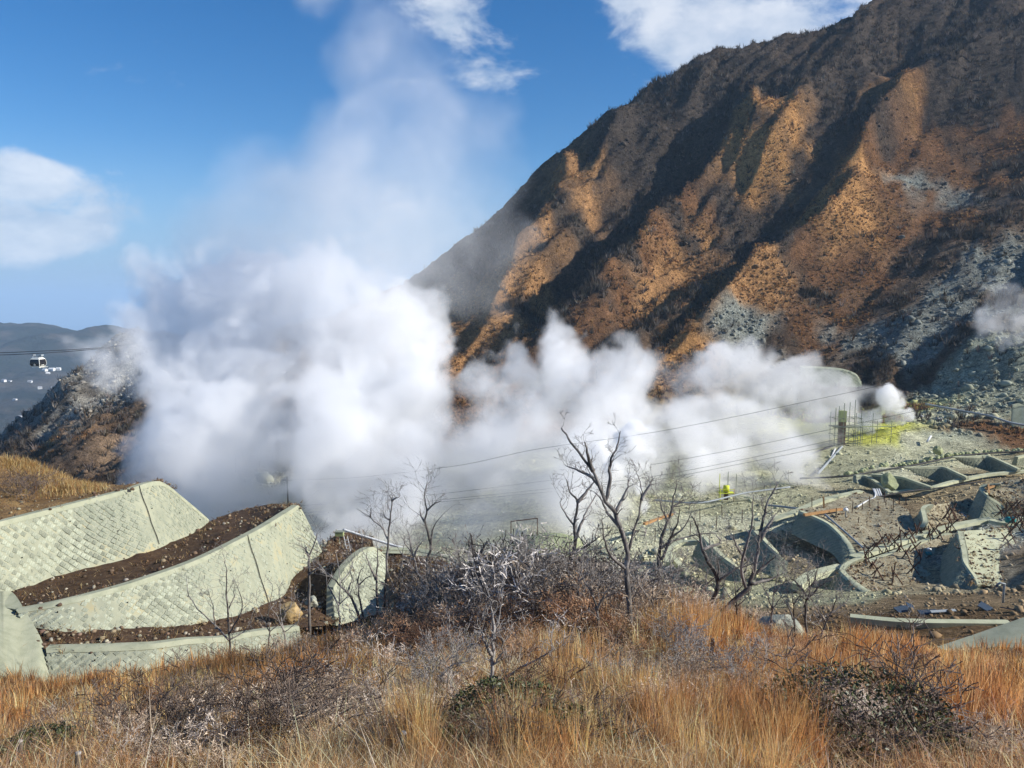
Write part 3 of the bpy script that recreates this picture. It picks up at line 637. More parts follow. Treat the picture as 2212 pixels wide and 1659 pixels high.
# soil terraces between the left walls
M_TERR = noise_mat('dark_terrace_soil', [(.25, (.030, .018, .011)), (.45, (.065, .038, .022)), (.6, (.10, .062, .034)), (.8, (.19, .15, .10))], 1.3, 9, .72, bump=.9, bscale=5, bdist=.12)
M_HUMP = noise_mat('dry_grass_soil', [(.25, (.10, .055, .026)), (.5, (.25, .15, .06)), (.75, (.38, .25, .10))], .6, 8, .7, bump=.9, bscale=4, bdist=.2)
up_base = [(b[0], b[1], b[2] - .15) for a, b in LEFT_UP]; low_top = [(a[0], a[1] + .6, a[2] + .35) for a, b in LEFT_LOW]
def line_xy(l): return [(p[0], p[1], p[2]) for p in l]
tag(link('soil_terrace', loft('soil_terrace', [
    [(-40, 606, 56), (0, 594, 58.6), (55, 575, 63), (144, 551, 68.4), (190, 531, 76.6), (209, 521.5, 80.2), (240, 510, 88), (275, 503.5, 89), (294, 505.5, 83)],
    [(-40, 616, 54.5), (10, 607, 56), (75, 588, 60), (145, 566, 65), (198, 542, 72), (222, 528, 77), (250, 518, 82), (278, 508, 84), (296, 506, 81.6)],
    [(-40, 626, 53.6), (18, 611.6, 54.2), (62, 603, 55), (130, 585, 58.8), (198, 561, 64.5), (228, 545, 68), (258, 531, 71.9), (292, 509.6, 79.2), (299, 507, 80.6)]], M_TERR, 70, 18, .25, 5, 1.6)), kind='structure')
tag(link('soil_terrace', loft('soil_terrace', [
    [(20, 620.5, 53.4), (70, 627, 53.1), (140, 627.4, 56.4), (214, 620.4, 60.4), (279, 598, 68.6), (292, 578, 75.2), (322, 551, 80.2)],
    [(32, 636, 51.7), (80, 638.5, 51.9), (145, 636, 54), (214, 630, 57.6), (285, 617, 64), (312, 598, 70), (338, 566, 77)],
    [(44, 650, 50.5), (100, 648.4, 50.9), (150, 646, 51.8), (222, 639, 54.8), (299, 628, 58.8), (335, 622, 65), (352, 590, 70)]], M_TERR, 60, 16, .3, 6, 1.4)), kind='structure')
tag(link('soil_bank', loft('soil_bank', [
    [(322, 551, 80.2), (330, 540, 84), (345, 532, 88), (372, 536, 90)],
    [(330, 575, 75), (338, 566, 78), (350, 553, 82), (374, 548.5, 80)],
    [(326, 600, 68), (336, 592, 69), (347, 568, 72), (373, 549, 78)]], M_TERR, 40, 16, .5, 8, 2)), kind='structure')
tag(link('grassy_bank', loft('grassy_bank', [
    [(-60, 536, 57), (0, 521, 61), (62, 505.6, 65.5), (123, 490.2, 70.4), (159, 481.8, 74.2), (166, 487, 76)],
    [(-60, 500, 70), (0, 500, 71), (45, 497, 74), (110, 488, 78), (150, 483, 78), (168, 489, 79)],
    [(-60, 455, 84), (0, 458, 85), (46, 469.5, 87), (77, 485, 89), (120, 490, 88), (160, 489, 84)],
    [(-60, 470, 98), (0, 470, 98), (46, 480, 98), (77, 494, 98), (120, 500, 96), (160, 505, 92)]], M_HUMP, 50, 30, .5, 9, 3)), kind='structure')
tag(link('soil_bank', loft('soil_bank', [
    [(384, 555, 79.4), (402, 552.5, 79.6), (424, 555.5, 79), (446, 561, 76.4), (472, 574, 73)],
    [(392, 585, 72), (410, 582, 71), (430, 582, 69), (450, 586, 66), (472, 592, 62)],
    [(395, 612, 62), (412, 610, 60), (430, 608, 57), (450, 606, 54), (475, 606, 52)]], M_TERR, 40, 16, .4, 10, 2)), kind='structure')
# brown plots held up by the curved walls
M_PLOT = noise_mat('rubbly_brown_plot_soil', [(.25, (.12, .10, .06)), (.42, (.26, .22, .14)), (.58, (.38, .345, .235)), (.78, (.50, .49, .37))], .8, 9, .75, bump=1.0, bscale=3, bdist=.25)
def plot(lines, seed, bumpy=.35):
    tag(link('soil_plot', loft('soil_plot', lines, M_PLOT, 44, 24, bumpy, seed, 2.2)), kind='structure')
plot([[(798, 511, -33.7), (814, 517, -33.8), (828, 524, -34.2), (839, 534, -34.8), (847, 544, -35.4), (854, 556.5, -35.9)], [(830, 503, -34), (850, 510, -34.2), (868, 520, -34.6), (876, 532, -35), (880, 540, -35.3), (884, 546.5, -35.6)], [(861, 491, -34.4), (890, 500, -34.2), (908, 510, -34.4), (914, 524, -35), (916, 532.5, -35.3), (920, 535, -35.4)]], 21)
plot([[(919, 533, -35.3), (923, 524, -34.1), (923.5, 512, -33.3), (931, 504.5, -32.9)], [(940, 528.6, -35.2), (945, 520, -35), (950, 511, -34.7), (954, 502, -34)], [(959, 523.8, -34.9), (964, 518.5, -35.4), (969, 512, -35.2), (978, 498, -34.3)]], 22, .25)
plot([[(852, 560.8, -35), (844, 566, -35), (842, 571, -35.2), (846, 577, -35.4), (857, 585.5, -35.6), (869, 594, -35.8)], [(870, 561.5, -35.6), (885, 567, -35.9), (893, 577, -36.2), (897, 588, -36.5), (902, 598, -36.7)], [(952, 533, -35), (936, 560, -36.4), (935, 577, -36.6), (944, 594, -36.5), (966, 602, -36)]], 23)
plot([[(984, 487, -31.4), (990, 494, -32), (1000, 501, -33.1), (1008, 509, -34.1), (1011, 515, -34.8)], [(1004, 482, -31), (1012, 490, -31.8), (1020, 500, -32.8), (1026, 508, -33.8), (1030, 514, -34.4)], [(1040, 478, -30), (1046, 488, -31), (1050, 498, -32.4), (1054, 506, -33.2), (1060, 512, -34)]], 24)
# ------------------------------------------------------------------ scattered cover, merged with numpy
g = np.random.default_rng(11)
def vcol_mat(name, rough=.9, spec=.1, trans=0.0, val=1.0):
    m, n, l, b = mat(name)
    a = N(n, 'ShaderNodeAttribute', attribute_name='tint'); l.new(a.outputs['Color'], b.inputs['Base Color'])
    b.inputs['Roughness'].default_value = rough; b.inputs['Specular IOR Level'].default_value = spec
    if trans:
        t = N(n, 'ShaderNodeBsdfTranslucent'); l.new(a.outputs['Color'], t.inputs[0]); mx = N(n, 'ShaderNodeMixShader', n_0=trans)
        l.new(b.outputs[0], mx.inputs[1]); l.new(t.outputs[0], mx.inputs[2]); l.new(mx.outputs[0], n['Material Output'].inputs[0])
    return m
def polar_pick(n, r0, r1, a0, a1):
    a = np.radians(g.uniform(a0, a1, n)); r = np.exp(g.uniform(np.log(r0), np.log(r1), n))
    return r * np.sin(a), r * np.cos(a)
def project(x, y, z):
    c, s = math.cos(PITCH), math.sin(PITCH); d = y * c - z * s; u = y * s + z * c
    return CX + FPX * x / d, CY - FPX * u / d
def blades(x, y, z, h, w, lean, az, col, bend=.35):
    """one tapered three-triangle blade per entry; az: lean direction, lean in metres at the tip; faces turned at random"""
    n = len(x); fa = g.uniform(0, math.pi, n); dx, dy = np.cos(fa) * w / 2, np.sin(fa) * w / 2
    lx, ly = np.cos(az) * lean, np.sin(az) * lean
    V = np.zeros((n, 5, 3))
    V[:, 0] = np.stack([x - dx, y - dy, z], 1); V[:, 1] = np.stack([x + dx, y + dy, z], 1)
    mx, my, mz = x + lx * bend, y + ly * bend, z + h * .55
    V[:, 2] = np.stack([mx + dx * .8, my + dy * .8, mz], 1); V[:, 3] = np.stack([mx - dx * .8, my - dy * .8, mz], 1)
    br = g.random(n) < .24; k = np.where(br, g.uniform(.35, .8, n), 1.0); lx2 = np.where(br, 1.6, 1.0)   # some are bent or broken
    V[:, 4] = np.stack([x + lx * lx2, y + ly * lx2, z + h * k], 1)
    F = np.array([[0, 1, 2], [0, 2, 3], [3, 2, 4]])[None] + (np.arange(n) * 5)[:, None, None]
    return V.reshape(-1, 3), F.reshape(-1, 3), np.repeat(col, 5, 0)
def spikes(x, y, z, h, w, dirx, diry, col):
    n = len(x); fa = g.uniform(0, math.pi, n); dx, dy = np.cos(fa) * w / 2, np.sin(fa) * w / 2
    V = np.stack([np.stack([x - dx, y - dy, z], 1), np.stack([x + dx, y + dy, z], 1), np.stack([x + dirx, y + diry, z + h], 1)], 1)
    return V.reshape(-1, 3), (np.arange(n * 3)).reshape(-1, 3), np.repeat(col, 3, 0)

# rocks -------------------------------------------------------------
def rock_proto(seed):
    r = np.random.default_rng(seed); t = (1 + 5 ** .5) / 2
    v = np.array([(-1, t, 0), (1, t, 0), (-1, -t, 0), (1, -t, 0), (0, -1, t), (0, 1, t), (0, -1, -t), (0, 1, -t), (t, 0, -1), (t, 0, 1), (-t, 0, -1), (-t, 0, 1)]) / 1.9
    f = np.array([(0, 11, 5), (0, 5, 1), (0, 1, 7), (0, 7, 10), (0, 10, 11), (1, 5, 9), (5, 11, 4), (11, 10, 2), (10, 7, 6), (7, 1, 8), (3, 9, 4), (3, 4, 2), (3, 2, 6), (3, 6, 8), (3, 8, 9), (4, 9, 5), (2, 4, 11), (6, 2, 10), (8, 6, 7), (9, 8, 1)])
    v = v * r.uniform(.72, 1.2, (12, 1)) * np.array([r.uniform(.8, 1.3), r.uniform(.8, 1.2), r.uniform(.55, .9)])
    return v, f
RP = [rock_proto(s) for s in range(6)]
def rocks(name, x, y, s, col, material, label=None, sink=.25, Hf=H, z=None):
    z = Hf(x, y) if z is None else z; n = len(x); vs, fs, cs, b = [], [], [], 0
    k = g.integers(0, len(RP), n); a = g.uniform(0, 6.283, n)
    for p, (pv, pf) in enumerate(RP):
        m = np.where(k == p)[0]
        if not len(m): continue
        ca, sa = np.cos(a[m])[:, None], np.sin(a[m])[:, None]
        X = pv[None, :, 0] * ca - pv[None, :, 1] * sa; Y = pv[None, :, 0] * sa + pv[None, :, 1] * ca; Z = np.broadcast_to(pv[None, :, 2], X.shape)
        S_ = s[m][:, None]; V = np.stack([x[m][:, None] + X * S_, y[m][:, None] + Y * S_, z[m][:, None] + (Z + sink) * S_], 2)
        vs.append(V.reshape(-1, 3)); fs.append((pf[None] + (np.arange(len(m)) * 12)[:, None, None] + b).reshape(-1, 3)); cs.append(np.repeat(col[m], 12, 0)); b += len(m) * 12
    me = mesh_np(name, np.concatenate(vs), np.concatenate(fs), material, False, {'tint': np.concatenate(cs)})
    return tag(link(name, me), label, kind='stuff')
M_ROCK = vcol_mat('rubble_rock'); M_TWIG = vcol_mat('twiggy_scrub', .9, .1, .22); M_BLADE = vcol_mat('dry_blades', .7, .2, .5)
def pal(n, cols, jit=.18):
    c = np.array(cols)[g.integers(0, len(cols), n)]; return np.clip(c * g.uniform(1 - jit, 1 + jit, (n, 1)) * g.uniform(.94, 1.06, (n, 3)), 0, 1)

# rubble over the valley and the scree
x, y = polar_pick(34000, 58, 235, -36, 36); px, py = project(x, y, H(x, y))
keep = g.random(len(x)) < np.clip(.25 + .9 * fbm(x / 12, y / 12, 3, 301) + .35 * (px > 560), .03, 1) * np.where(y > 88, 1, np.where(px > 700, .45, 0))
x, y = x[keep], y[keep]; n = len(x)
rocks('valley_rubble', x, y, np.exp(g.normal(-1.75, .5, n)) * np.clip(y / 95, .45, 1), np.clip(soil(x, y) * g.uniform(.7, 1.75, (n, 1)), 0, .7), M_ROCK)
x, y = polar_pick(60000, 232, 460, -34, 37); sc = soil(x, y); gr = np.clip((sc[:, 2] / (sc[:, 0] + 1e-6) - .45) * 3, 0, 1)
keep = g.random(len(x)) < np.clip(gr * .5 + .05 + .25 * fbm(x / 20, y / 20, 3, 305), .015, 1); x, y, sc = x[keep], y[keep], sc[keep]; n = len(x)
rocks('scree_stones', x, y, np.exp(g.normal(-1.0, .5, n)), np.clip(sc * g.uniform(.7, 1.4, (n, 1)) + .01, 0, .5), M_ROCK)
# bare scrub and tawny grass over the mountain
def mountain_cover():
    x, y = polar_pick(270000, 236, 620, -36, 37); z = H(x, y); sc = soil(x, y)
    lum = sc.sum(1); red = sc[:, 0] / (sc[:, 2] + 1e-6)
    dark = np.clip((.21 - lum) / .09, 0, 1); clump = fbm(x / 7, y / 7, 3, 311)
    left = x < -115
    keep = g.random(len(x)) < np.clip(dark * (.55 + .9 * clump) + .03 + .04 * left, .02, .97)
    x1, y1, z1 = x[keep], y[keep], z[keep]; n = len(x1); k = 9
    col = pal(n, [(.07, .057, .046), (.095, .077, .062), (.055, .046, .037), (.11, .09, .07), (.15, .13, .108), (.19, .165, .14), (.085, .056, .034), (.042, .038, .027)], .3)
    h = np.repeat(g.uniform(1.1, 3.2, n) * np.clip(.9 + fbm(x1 / 30, y1 / 30, 2, 313) * .8, .5, 1.5), k) * g.uniform(.55, 1.1, n * k)
    a = g.uniform(0, 6.283, n * k); sp = g.uniform(.1, .95, n * k) * h * .75
    bx = np.repeat(x1, k) + np.cos(a) * .3; by = np.repeat(y1, k) + np.sin(a) * .3; bz = np.repeat(z1, k) - .2
    v, f, c = spikes(bx, by, bz, h, np.clip(h * .14, .12, .5), np.cos(a) * sp, np.sin(a) * sp, np.repeat(col, k, 0))
    tag(link('mountain_scrub', mesh_np('mountain_scrub', v, f, M_TWIG, False, {'tint': c})), kind='stuff')
    taw = np.clip((red - 2.6) / 1.6, 0, 1) * np.clip(lum / .3, 0, 1)
    keep = g.random(len(x)) < np.clip(taw * (.45 + .9 * fbm(x / 9, y / 9, 3, 317)), 0, .9)
    x1, y1, z1 = x[keep], y[keep], z[keep]; n = len(x1); k = 7
    col = pal(n, [(.34, .19, .08), (.28, .145, .06), (.42, .26, .115), (.23, .125, .058), (.13, .095, .068)], .2)
    h = np.repeat(g.uniform(.5, 1.3, n), k) * g.uniform(.6, 1.1, n * k); a = g.uniform(0, 6.283, n * k); sp = g.uniform(.1, 1.1, n * k) * h * .9
    v, f, c = spikes(np.repeat(x1, k), np.repeat(y1, k), np.repeat(z1, k) - .15, h, np.full(n * k, .45), np.cos(a) * sp, np.sin(a) * sp, np.repeat(col, k, 0))
    tag(link('mountain_grass', mesh_np('mountain_grass', v, f, M_BLADE, False, {'tint': c})), kind='stuff')
mountain_cover()

# golden grass on the slope below the camera
def field_ok(x, y, px):
    return ~((px < 60) & (y > 46.5)) & ~((px < 335) & (y > 49.6 + np.clip(px - 140, 0, 200) * .03)) & ~((px >= 335) & (px < 480) & (y > 62)) & (y < 58) & ~((px > 905) & (y > 46.5)) & ~((px > 845) & (y > 54.5))
def tall_zone(px, py):
    """where the tall upright reeds stand (picture points of their feet)"""
    def e(cx, cy, rx, ry): return np.clip(1.35 - ((px - cx) / rx) ** 2 - ((py - cy) / ry) ** 2, 0, 1)
    zz = [e(130, 690, 230, 38), e(215, 672, 110, 24), e(300, 668, 90, 34), e(20, 712, 90, 40), e(690, 640, 50, 30), e(660, 622, 36, 16), e(780, 745, 40, 60), e(880, 675, 70, 32), e(970, 695, 60, 34), e(420, 745, 26, 45), e(590, 690, 60, 40), e(720, 740, 70, 50), e(1005, 660, 30, 15), e(560, 760, 60, 30), e(250, 755, 30, 15)]
    return np.max(zz, 0)
def hill_grass():
    V, F, C, b = [], [], [], 0
    spec = (('tall', 7500, 26, (.85, 1.6), (.04, .42), .16, [(.56, .36, .15), (.62, .43, .20), (.48, .28, .11), (.70, .53, .28), (.36, .19, .08), (.54, .32, .12), (.24, .15, .09)]),
            ('short', 15000, 15, (.25, .95), (.25, 1.0), .16, [(.48, .30, .13), (.36, .20, .09), (.62, .46, .24), (.26, .15, .08), (.16, .115, .085), (.54, .34, .14), (.70, .56, .33)]),
            ('reed', 2600, 22, (1.3, 2.2), (.03, .28), .16, [(.54, .34, .14), (.62, .42, .19), (.46, .27, .10), (.36, .19, .08)]),
            ('straw', 3600, 6, (.5, 1.3), (.5, 1.5), .2, [(.74, .62, .40), (.66, .52, .30), (.56, .48, .38)]))
    for kind, nt, k, hh, ln, spread, cols in spec:
        x, y = polar_pick(nt * 3, 8.0, 58, -39, 39); z = H(x, y); px, py = project(x, y, z)
        ok = field_ok(x, y, px) & (px > -60) & (px < 1084)
        tz = tall_zone(px + fbm(x / 2, y / 2, 2, 401) * 30, py + fbm(x / 2, y / 2, 2, 403) * 14); cl = fbm(x / 1.3, y / 1.3, 3, 405)
        pr = tz * np.clip(.55 + 1.4 * cl, 0, 1) if kind == 'tall' else np.clip(.45 + 1.9 * fbm(x / 2.2, y / 2.2, 3, 407), .03, 1) if kind == 'short' else np.full(len(x), .33) if kind == 'straw' else np.clip(1.4 - ((px - 235) / 120) ** 2 - ((py - 668) / 17) ** 2, 0, 1) + np.clip(1.3 - ((px - 690) / 40) ** 2 - ((py - 640) / 20) ** 2, 0, 1)
        for ex, ey, rx, ry in ((508, 712, 46, 32), (858, 728, 80, 40), (160, 722, 60, 30), (42, 745, 44, 24), (300, 722, 50, 26), (448, 750, 26, 18), (918, 672, 36, 18), (566, 748, 50, 18)): pr = pr * (1 - .86 * np.clip(1.3 - ((px - ex) / rx) ** 2 - ((py - ey) / ry) ** 2, 0, 1))
        pr = pr * (1 - .8 * np.clip(1.3 - ((px - 480) / 170) ** 2 - ((py - 612) / 34) ** 2, 0, 1))
        ok &= g.random(len(x)) < pr; x, y, px, py = x[ok], y[ok], px[ok], py[ok]; n = len(x); r = np.hypot(x, y)
        th = g.uniform(*hh, n) * np.clip(.95 + .5 * fbm(x / 3, y / 3, 2, 413), .5, 1.35); right = np.clip((px - 640) / 250, 0, 1)[:, None]
        patch = np.clip(fbm(x / 4, y / 4, 3, 411) * 1.5 + .5, 0, 1)[:, None]
        tc = pal(n, cols, .3) * (1 - .34 * patch * np.array([.5, .9, 1.15])) * (1 - right * np.array([.03, .12, .16]))
        X = np.repeat(x, k); Y = np.repeat(y, k); m = n * k; a = g.uniform(0, 6.283, m); q = np.sqrt(g.random(m)) * spread * np.repeat(np.clip(r / 18, .8, 2.2), k)
        X = X + np.cos(a) * q; Y = Y + np.sin(a) * q; h = np.repeat(th, k) * g.uniform(.45, 1.12, m); w = np.clip(np.repeat(r, k) * .00082, .013, .05) * g.uniform(.55, 1.4, m)
        lean = g.uniform(*ln, m) * h * .75; az = np.where(g.random(m) < .75, a + g.normal(0, .5, m), g.uniform(0, 6.283, m))
        c0 = np.clip(np.repeat(tc, k, 0) * g.uniform(.85, 1.75, (m, 1)), 0, .88)
        v, f, c = blades(X, Y, H(X, Y) - .05, h, w, lean, az, c0, .3)
        V.append(v); F.append(f + b); C.append(c); b += len(v)
    tag(link('golden_grass', mesh_np('golden_grass', np.concatenate(V), np.concatenate(F), M_BLADE, False, {'tint': np.concatenate(C)})), kind='stuff')
hill_grass()
# grass on the bank behind the upper wall
def bank_grass():
    n = 14000; px = g.uniform(-10, 110, n); t = g.random(n); top = np.interp(px, [-10, 0, 26, 46, 67, 77, 110], [457, 458, 461, 469, 478, 484, 489]); bot = np.interp(px, [-10, 0, 62, 123], [500, 498, 494, 489])
    P = [at(a, tp + (bt - tp) * q, 85 - 13 * q) for a, tp, bt, q in zip(px, top, bot, t)]
    x, y, z = (np.array([p[i] for p in P]) for i in range(3))
    m = g.random(n) < np.clip(1 - t * 1.7 + fbm(x / 3, y / 3, 3, 421), .05, 1); x, y, z = x[m], y[m], z[m]; n = len(x)
    v, f, c = blades(x, y, z - .4, g.uniform(.5, 1.3, n), np.full(n, .07), g.uniform(.1, .6, n), g.uniform(0, 6.28, n), pal(n, [(.55, .40, .17), (.62, .47, .22), (.42, .26, .09), (.34, .19, .07)]))
    tag(link('bank_grass', mesh_np('bank_grass', v, f, M_BLADE, False, {'tint': c})), kind='stuff')
bank_grass()

# loose stones and straw on the terraces and plots
def terrace_rubble():
    XS, YS, ZS = [], [], []
    for v in LOFT_PTS:
        if len(v) > 3000: pass
        k = g.integers(0, len(v), 520); j = g.normal(0, .35, (520, 3)); XS.append(v[k, 0] + j[:, 0]); YS.append(v[k, 1] + j[:, 1]); ZS.append(v[k, 2])
    x, y, z = np.concatenate(XS), np.concatenate(YS), np.concatenate(ZS); n = len(x)
    rocks('terrace_rubble', x, y, np.clip(np.exp(g.normal(-2.35, .5, n)), 0, .24), pal(n, [(.12, .08, .05), (.20, .14, .09), (.26, .21, .14), (.09, .06, .04), (.15, .105, .07), (.36, .33, .25)], .2), M_ROCK, z=z)
    k = g.random(n) < .55; x, y, z = x[k] + g.normal(0, .4, k.sum()), y[k] + g.normal(0, .4, k.sum()), z[k]; n = len(x); kk = 6
    v, f, c = blades(np.repeat(x, kk) + g.normal(0, .12, n * kk), np.repeat(y, kk) + g.normal(0, .12, n * kk), np.repeat(z, kk) - .05, g.uniform(.1, .5, n * kk), np.full(n * kk, .05), g.uniform(.1, .6, n * kk), g.uniform(0, 6.28, n * kk), pal(n * kk, [(.40, .26, .11), (.24, .14, .07), (.50, .38, .2), (.14, .09, .06)]))
    tag(link('terrace_straw', mesh_np('terrace_straw', v, f, M_BLADE, False, {'tint': c})), kind='stuff')
terrace_rubble()
# ------------------------------------------------------------------ dead trees and shrubs
M_BARK = noise_mat('charred_grey_bark', [(.3, (.035, .03, .027)), (.46, (.10, .09, .08)), (.58, (.23, .21, .19)), (.8, (.42, .40, .37))], 2.2, 7, .7, bump=.7, bscale=12, bdist=.03, stretch=(1, 1, .35))
M_GREYW = noise_mat('grey_dead_wood', [(.3, (.08, .07, .062)), (.5, (.22, .20, .18)), (.75, (.44, .41, .38))], 2.5, 6, .65, bump=.5, bscale=14, bdist=.02, stretch=(1, 1, .35))
M_PALE = noise_mat('bleached_dead_wood', [(.3, (.13, .115, .10)), (.5, (.30, .275, .25)), (.75, (.48, .45, .42))], 2.5, 6, .65, bump=.5, bscale=14, bdist=.02, stretch=(1, 1, .35))
M_TW1 = noise_mat('brown_grey_twigs', [(.3, (.085, .062, .048)), (.55, (.165, .125, .10)), (.8, (.27, .225, .19))], 1.5, 4, .6, bump=0, obj_var=.15)
M_TW2 = noise_mat('reddish_twigs', [(.3, (.09, .052, .034)), (.55, (.17, .10, .065)), (.8, (.27, .18, .12))], 1.5, 4, .6, bump=0, obj_var=.15)
M_LEAF = noise_mat('dull_evergreen_leaves', [(.3, (.035, .045, .014)), (.5, (.065, .080, .024)), (.65, (.12, .10, .04)), (.8, (.22, .14, .06))], 6, 4, .7, bump=0, rness=.5, spec=.35)

def slope_hit(px, py, far=44.0):
    """where a plant drawn at this foot stands on the near slope (never beyond its brow)"""
    p = hit(px, py, 5)
    if p.y > far:
        for k in range(14):
            q = hit(px, py + 4 * (k + 1), 5)
            if q.y < far: break
        Yq = min(q.y, far); p = at(px, py, Yq); p.z = ground_at(p.x, p.y)
    return p
def prisms(segs, sides=3):
    """segments (p0, p1, r0, r1) as slim prisms"""
    s = np.array([(*a, *b, r0, r1) for a, b, r0, r1 in segs], float); n = len(s)
    p0, p1 = s[:, :3], s[:, 3:6]; d = p1 - p0; d /= np.linalg.norm(d, axis=1)[:, None] + 1e-9
    ref = np.where(np.abs(d[:, 2:3]) > .9, [[1., 0, 0]], [[0, 0, 1.]]); x = np.cross(d, ref); x /= np.linalg.norm(x, axis=1)[:, None] + 1e-9; y = np.cross(d, x)
    V = np.zeros((n, 2 * sides, 3))
    for k in range(sides):
        a = 2 * math.pi * k / sides; o = x * math.cos(a) + y * math.sin(a)
        V[:, k] = p0 + o * s[:, 6:7]; V[:, sides + k] = p1 + o * s[:, 7:8]
    F = []
    for k in range(sides):
        k2 = (k + 1) % sides; F += [[k, k2, sides + k2], [k, sides + k2, sides + k]]
    F = np.array(F)[None] + (np.arange(n) * 2 * sides)[:, None, None]
    return V.reshape(-1, 3), F.reshape(-1, 3)
def ribbons(segs):
    s = np.array([(*a, *b, r0, r1) for a, b, r0, r1 in segs], float); n = len(s)
    d = s[:, 3:6] - s[:, :3]; rv = g.normal(size=(n, 3)); x = np.cross(d, rv); x /= np.linalg.norm(x, axis=1)[:, None] + 1e-9
    V = np.stack([s[:, :3] - x * s[:, 6:7], s[:, :3] + x * s[:, 6:7], s[:, 3:6] + x * s[:, 7:8], s[:, 3:6] - x * s[:, 7:8]], 1)
    F = np.array([[0, 1, 2], [0, 2, 3]])[None] + (np.arange(n) * 4)[:, None, None]
    return V.reshape(-1, 3), F.reshape(-1, 3)
def twig(out, p, d, L, r, lev, rr, up=.25, kids=(2, 4)):
    n = 3 if lev else 2; q = Vector(p); d = Vector(d).normalized(); step = L / n
    for i in range(n):
        d = (d + Vector((rr.gauss(0, .28), rr.gauss(0, .28), rr.gauss(0, .2) + up * .35))).normalized()
        e = q + d * step; r1 = r * (1 - .3)
        out.append((tuple(q), tuple(e), r, max(r1, .003))); 
        if lev and i > 0 or lev and n == 2:
            for _ in range(rr.randint(*kids) // (1 if i == n - 1 else 2)):
                s = Vector((rr.gauss(0, 1), rr.gauss(0, 1), rr.gauss(0, .6))).normalized(); dd = (d * .75 + s * .75).normalized()
                twig(out, e, dd, L * rr.uniform(.45, .75), r1 * .62, lev - 1, rr, up, kids)
        q, r = e, r1
def shrub_segs(seed, h=1.0, stems=9, spread=.85, lev=3, r=.016, kids=(2, 4)):
    rr = random.Random(seed); out = []
    for i in range(stems):
        a = rr.uniform(0, 6.283); t = spread * math.sqrt(rr.random()); d = Vector((math.cos(a) * t, math.sin(a) * t, 1 - .45 * t))
        twig(out, (math.cos(a) * .06, math.sin(a) * .06, -.1), d, h * rr.uniform(.38, .6), r * rr.uniform(.7, 1.2), lev, rr, .12, kids)
    return out
_P = [shrub_segs(50 + i, 1.0, 7, (.9, .7, 1.0, .6)[i % 4], 3, .013, (2, 3)) for i in range(5)]
# the countless small brush between them -----------------------------
def undergrowth(name, spec, cols, label=None):
    """spec: (px, py, rx, ry, count, height lo, height hi)"""
    protos = [ribbons([(a, b, r0 * 1.5 + .002, r1 * 1.5 + .002) for a, b, r0, r1 in s]) for s in _P]
    V, F, C, b = [], [], [], 0
    for cx, cy, rx, ry, cnt, h0, h1 in spec:
        for _ in range(cnt):
            for _try in range(8):
                u, v = rnd.gauss(0, .55), rnd.gauss(0, .55)
                p = hit(cx + u * rx, cy + v * ry, 6)
                if 8 < p.y < 52: break
            if not 8 < p.y < 57: continue
            pv, pf = protos[rnd.randrange(len(protos))]; a = rnd.uniform(0, 6.28); s = rnd.uniform(h0, h1); ca, sa = math.cos(a) * s, math.sin(a) * s
            q = np.stack([pv[:, 0] * ca - pv[:, 1] * sa + p.x, pv[:, 0] * sa + pv[:, 1] * ca + p.y, pv[:, 2] * s * rnd.uniform(.8, 1.1) + p.z - .05], 1)
            V.append(q); F.append(pf + b); b += len(q); c = np.array(rnd.choice(cols)) * rnd.uniform(.7, 1.3)
            C.append(np.clip(c[None] * np.repeat(g.uniform(.7, 1.35, (len(q) // 4, 1)), 4, 0), 0, 1))
    tag(link(name, mesh_np(name, np.concatenate(V), np.concatenate(F), M_TWIG, False, {'tint': np.concatenate(C)})), label, kind='stuff')
GB = [(.46, .36, .26), (.54, .44, .34), (.30, .22, .155), (.66, .57, .48)]
RB = [(.47, .28, .16), (.37, .21, .12), (.55, .36, .22), (.42, .29, .19)]
undergrowth('brown_undergrowth', [(470, 608, 130, 22, 95, 1.3, 2.4), (580, 606, 80, 20, 56, 1.3, 2.4), (380, 626, 60, 24, 60, 1.2, 2.1), (660, 625, 60, 26, 26, .9, 1.6), (540, 650, 130, 30, 44, .7, 1.4), (420, 660, 70, 22, 22, .7, 1.3), (900, 690, 90, 30, 26, .7, 1.2), (830, 660, 60, 18, 14, .6, 1.1), (720, 606, 30, 10, 10, .8, 1.5), (990, 680, 40, 20, 10, .6, 1.1)], RB)
undergrowth('grey_undergrowth', [(500, 600, 130, 20, 95, 1.6, 3.0), (400, 606, 60, 20, 50, 1.5, 2.8), (300, 645, 50, 20, 30, 1.2, 2.2), (330, 712, 100, 40, 70, .7, 1.5), (560, 690, 150, 40, 46, .6, 1.3), (840, 720, 110, 36, 30, .7, 1.4), (700, 740, 80, 24, 14, .6, 1.1), (100, 730, 70, 26, 16, .6, 1.1), (180, 735, 70, 30, 24, .7, 1.4), (60, 748, 70, 22, 12, .5, .9), (690, 690, 60, 30, 18, .8, 1.5), (640, 612, 60, 24, 60, 1.4, 2.6), (740, 612, 70, 12, 60, 1.2, 2.4), (850, 750, 90, 26, 26, .7, 1.4), (570, 752, 60, 18, 16, .6, 1.1), (440, 742, 60, 24, 12, .6, 1.2), (340, 755, 80, 14, 16, .5, 1.0), (1000, 740, 40, 40, 6, .6, 1.1)], GB)
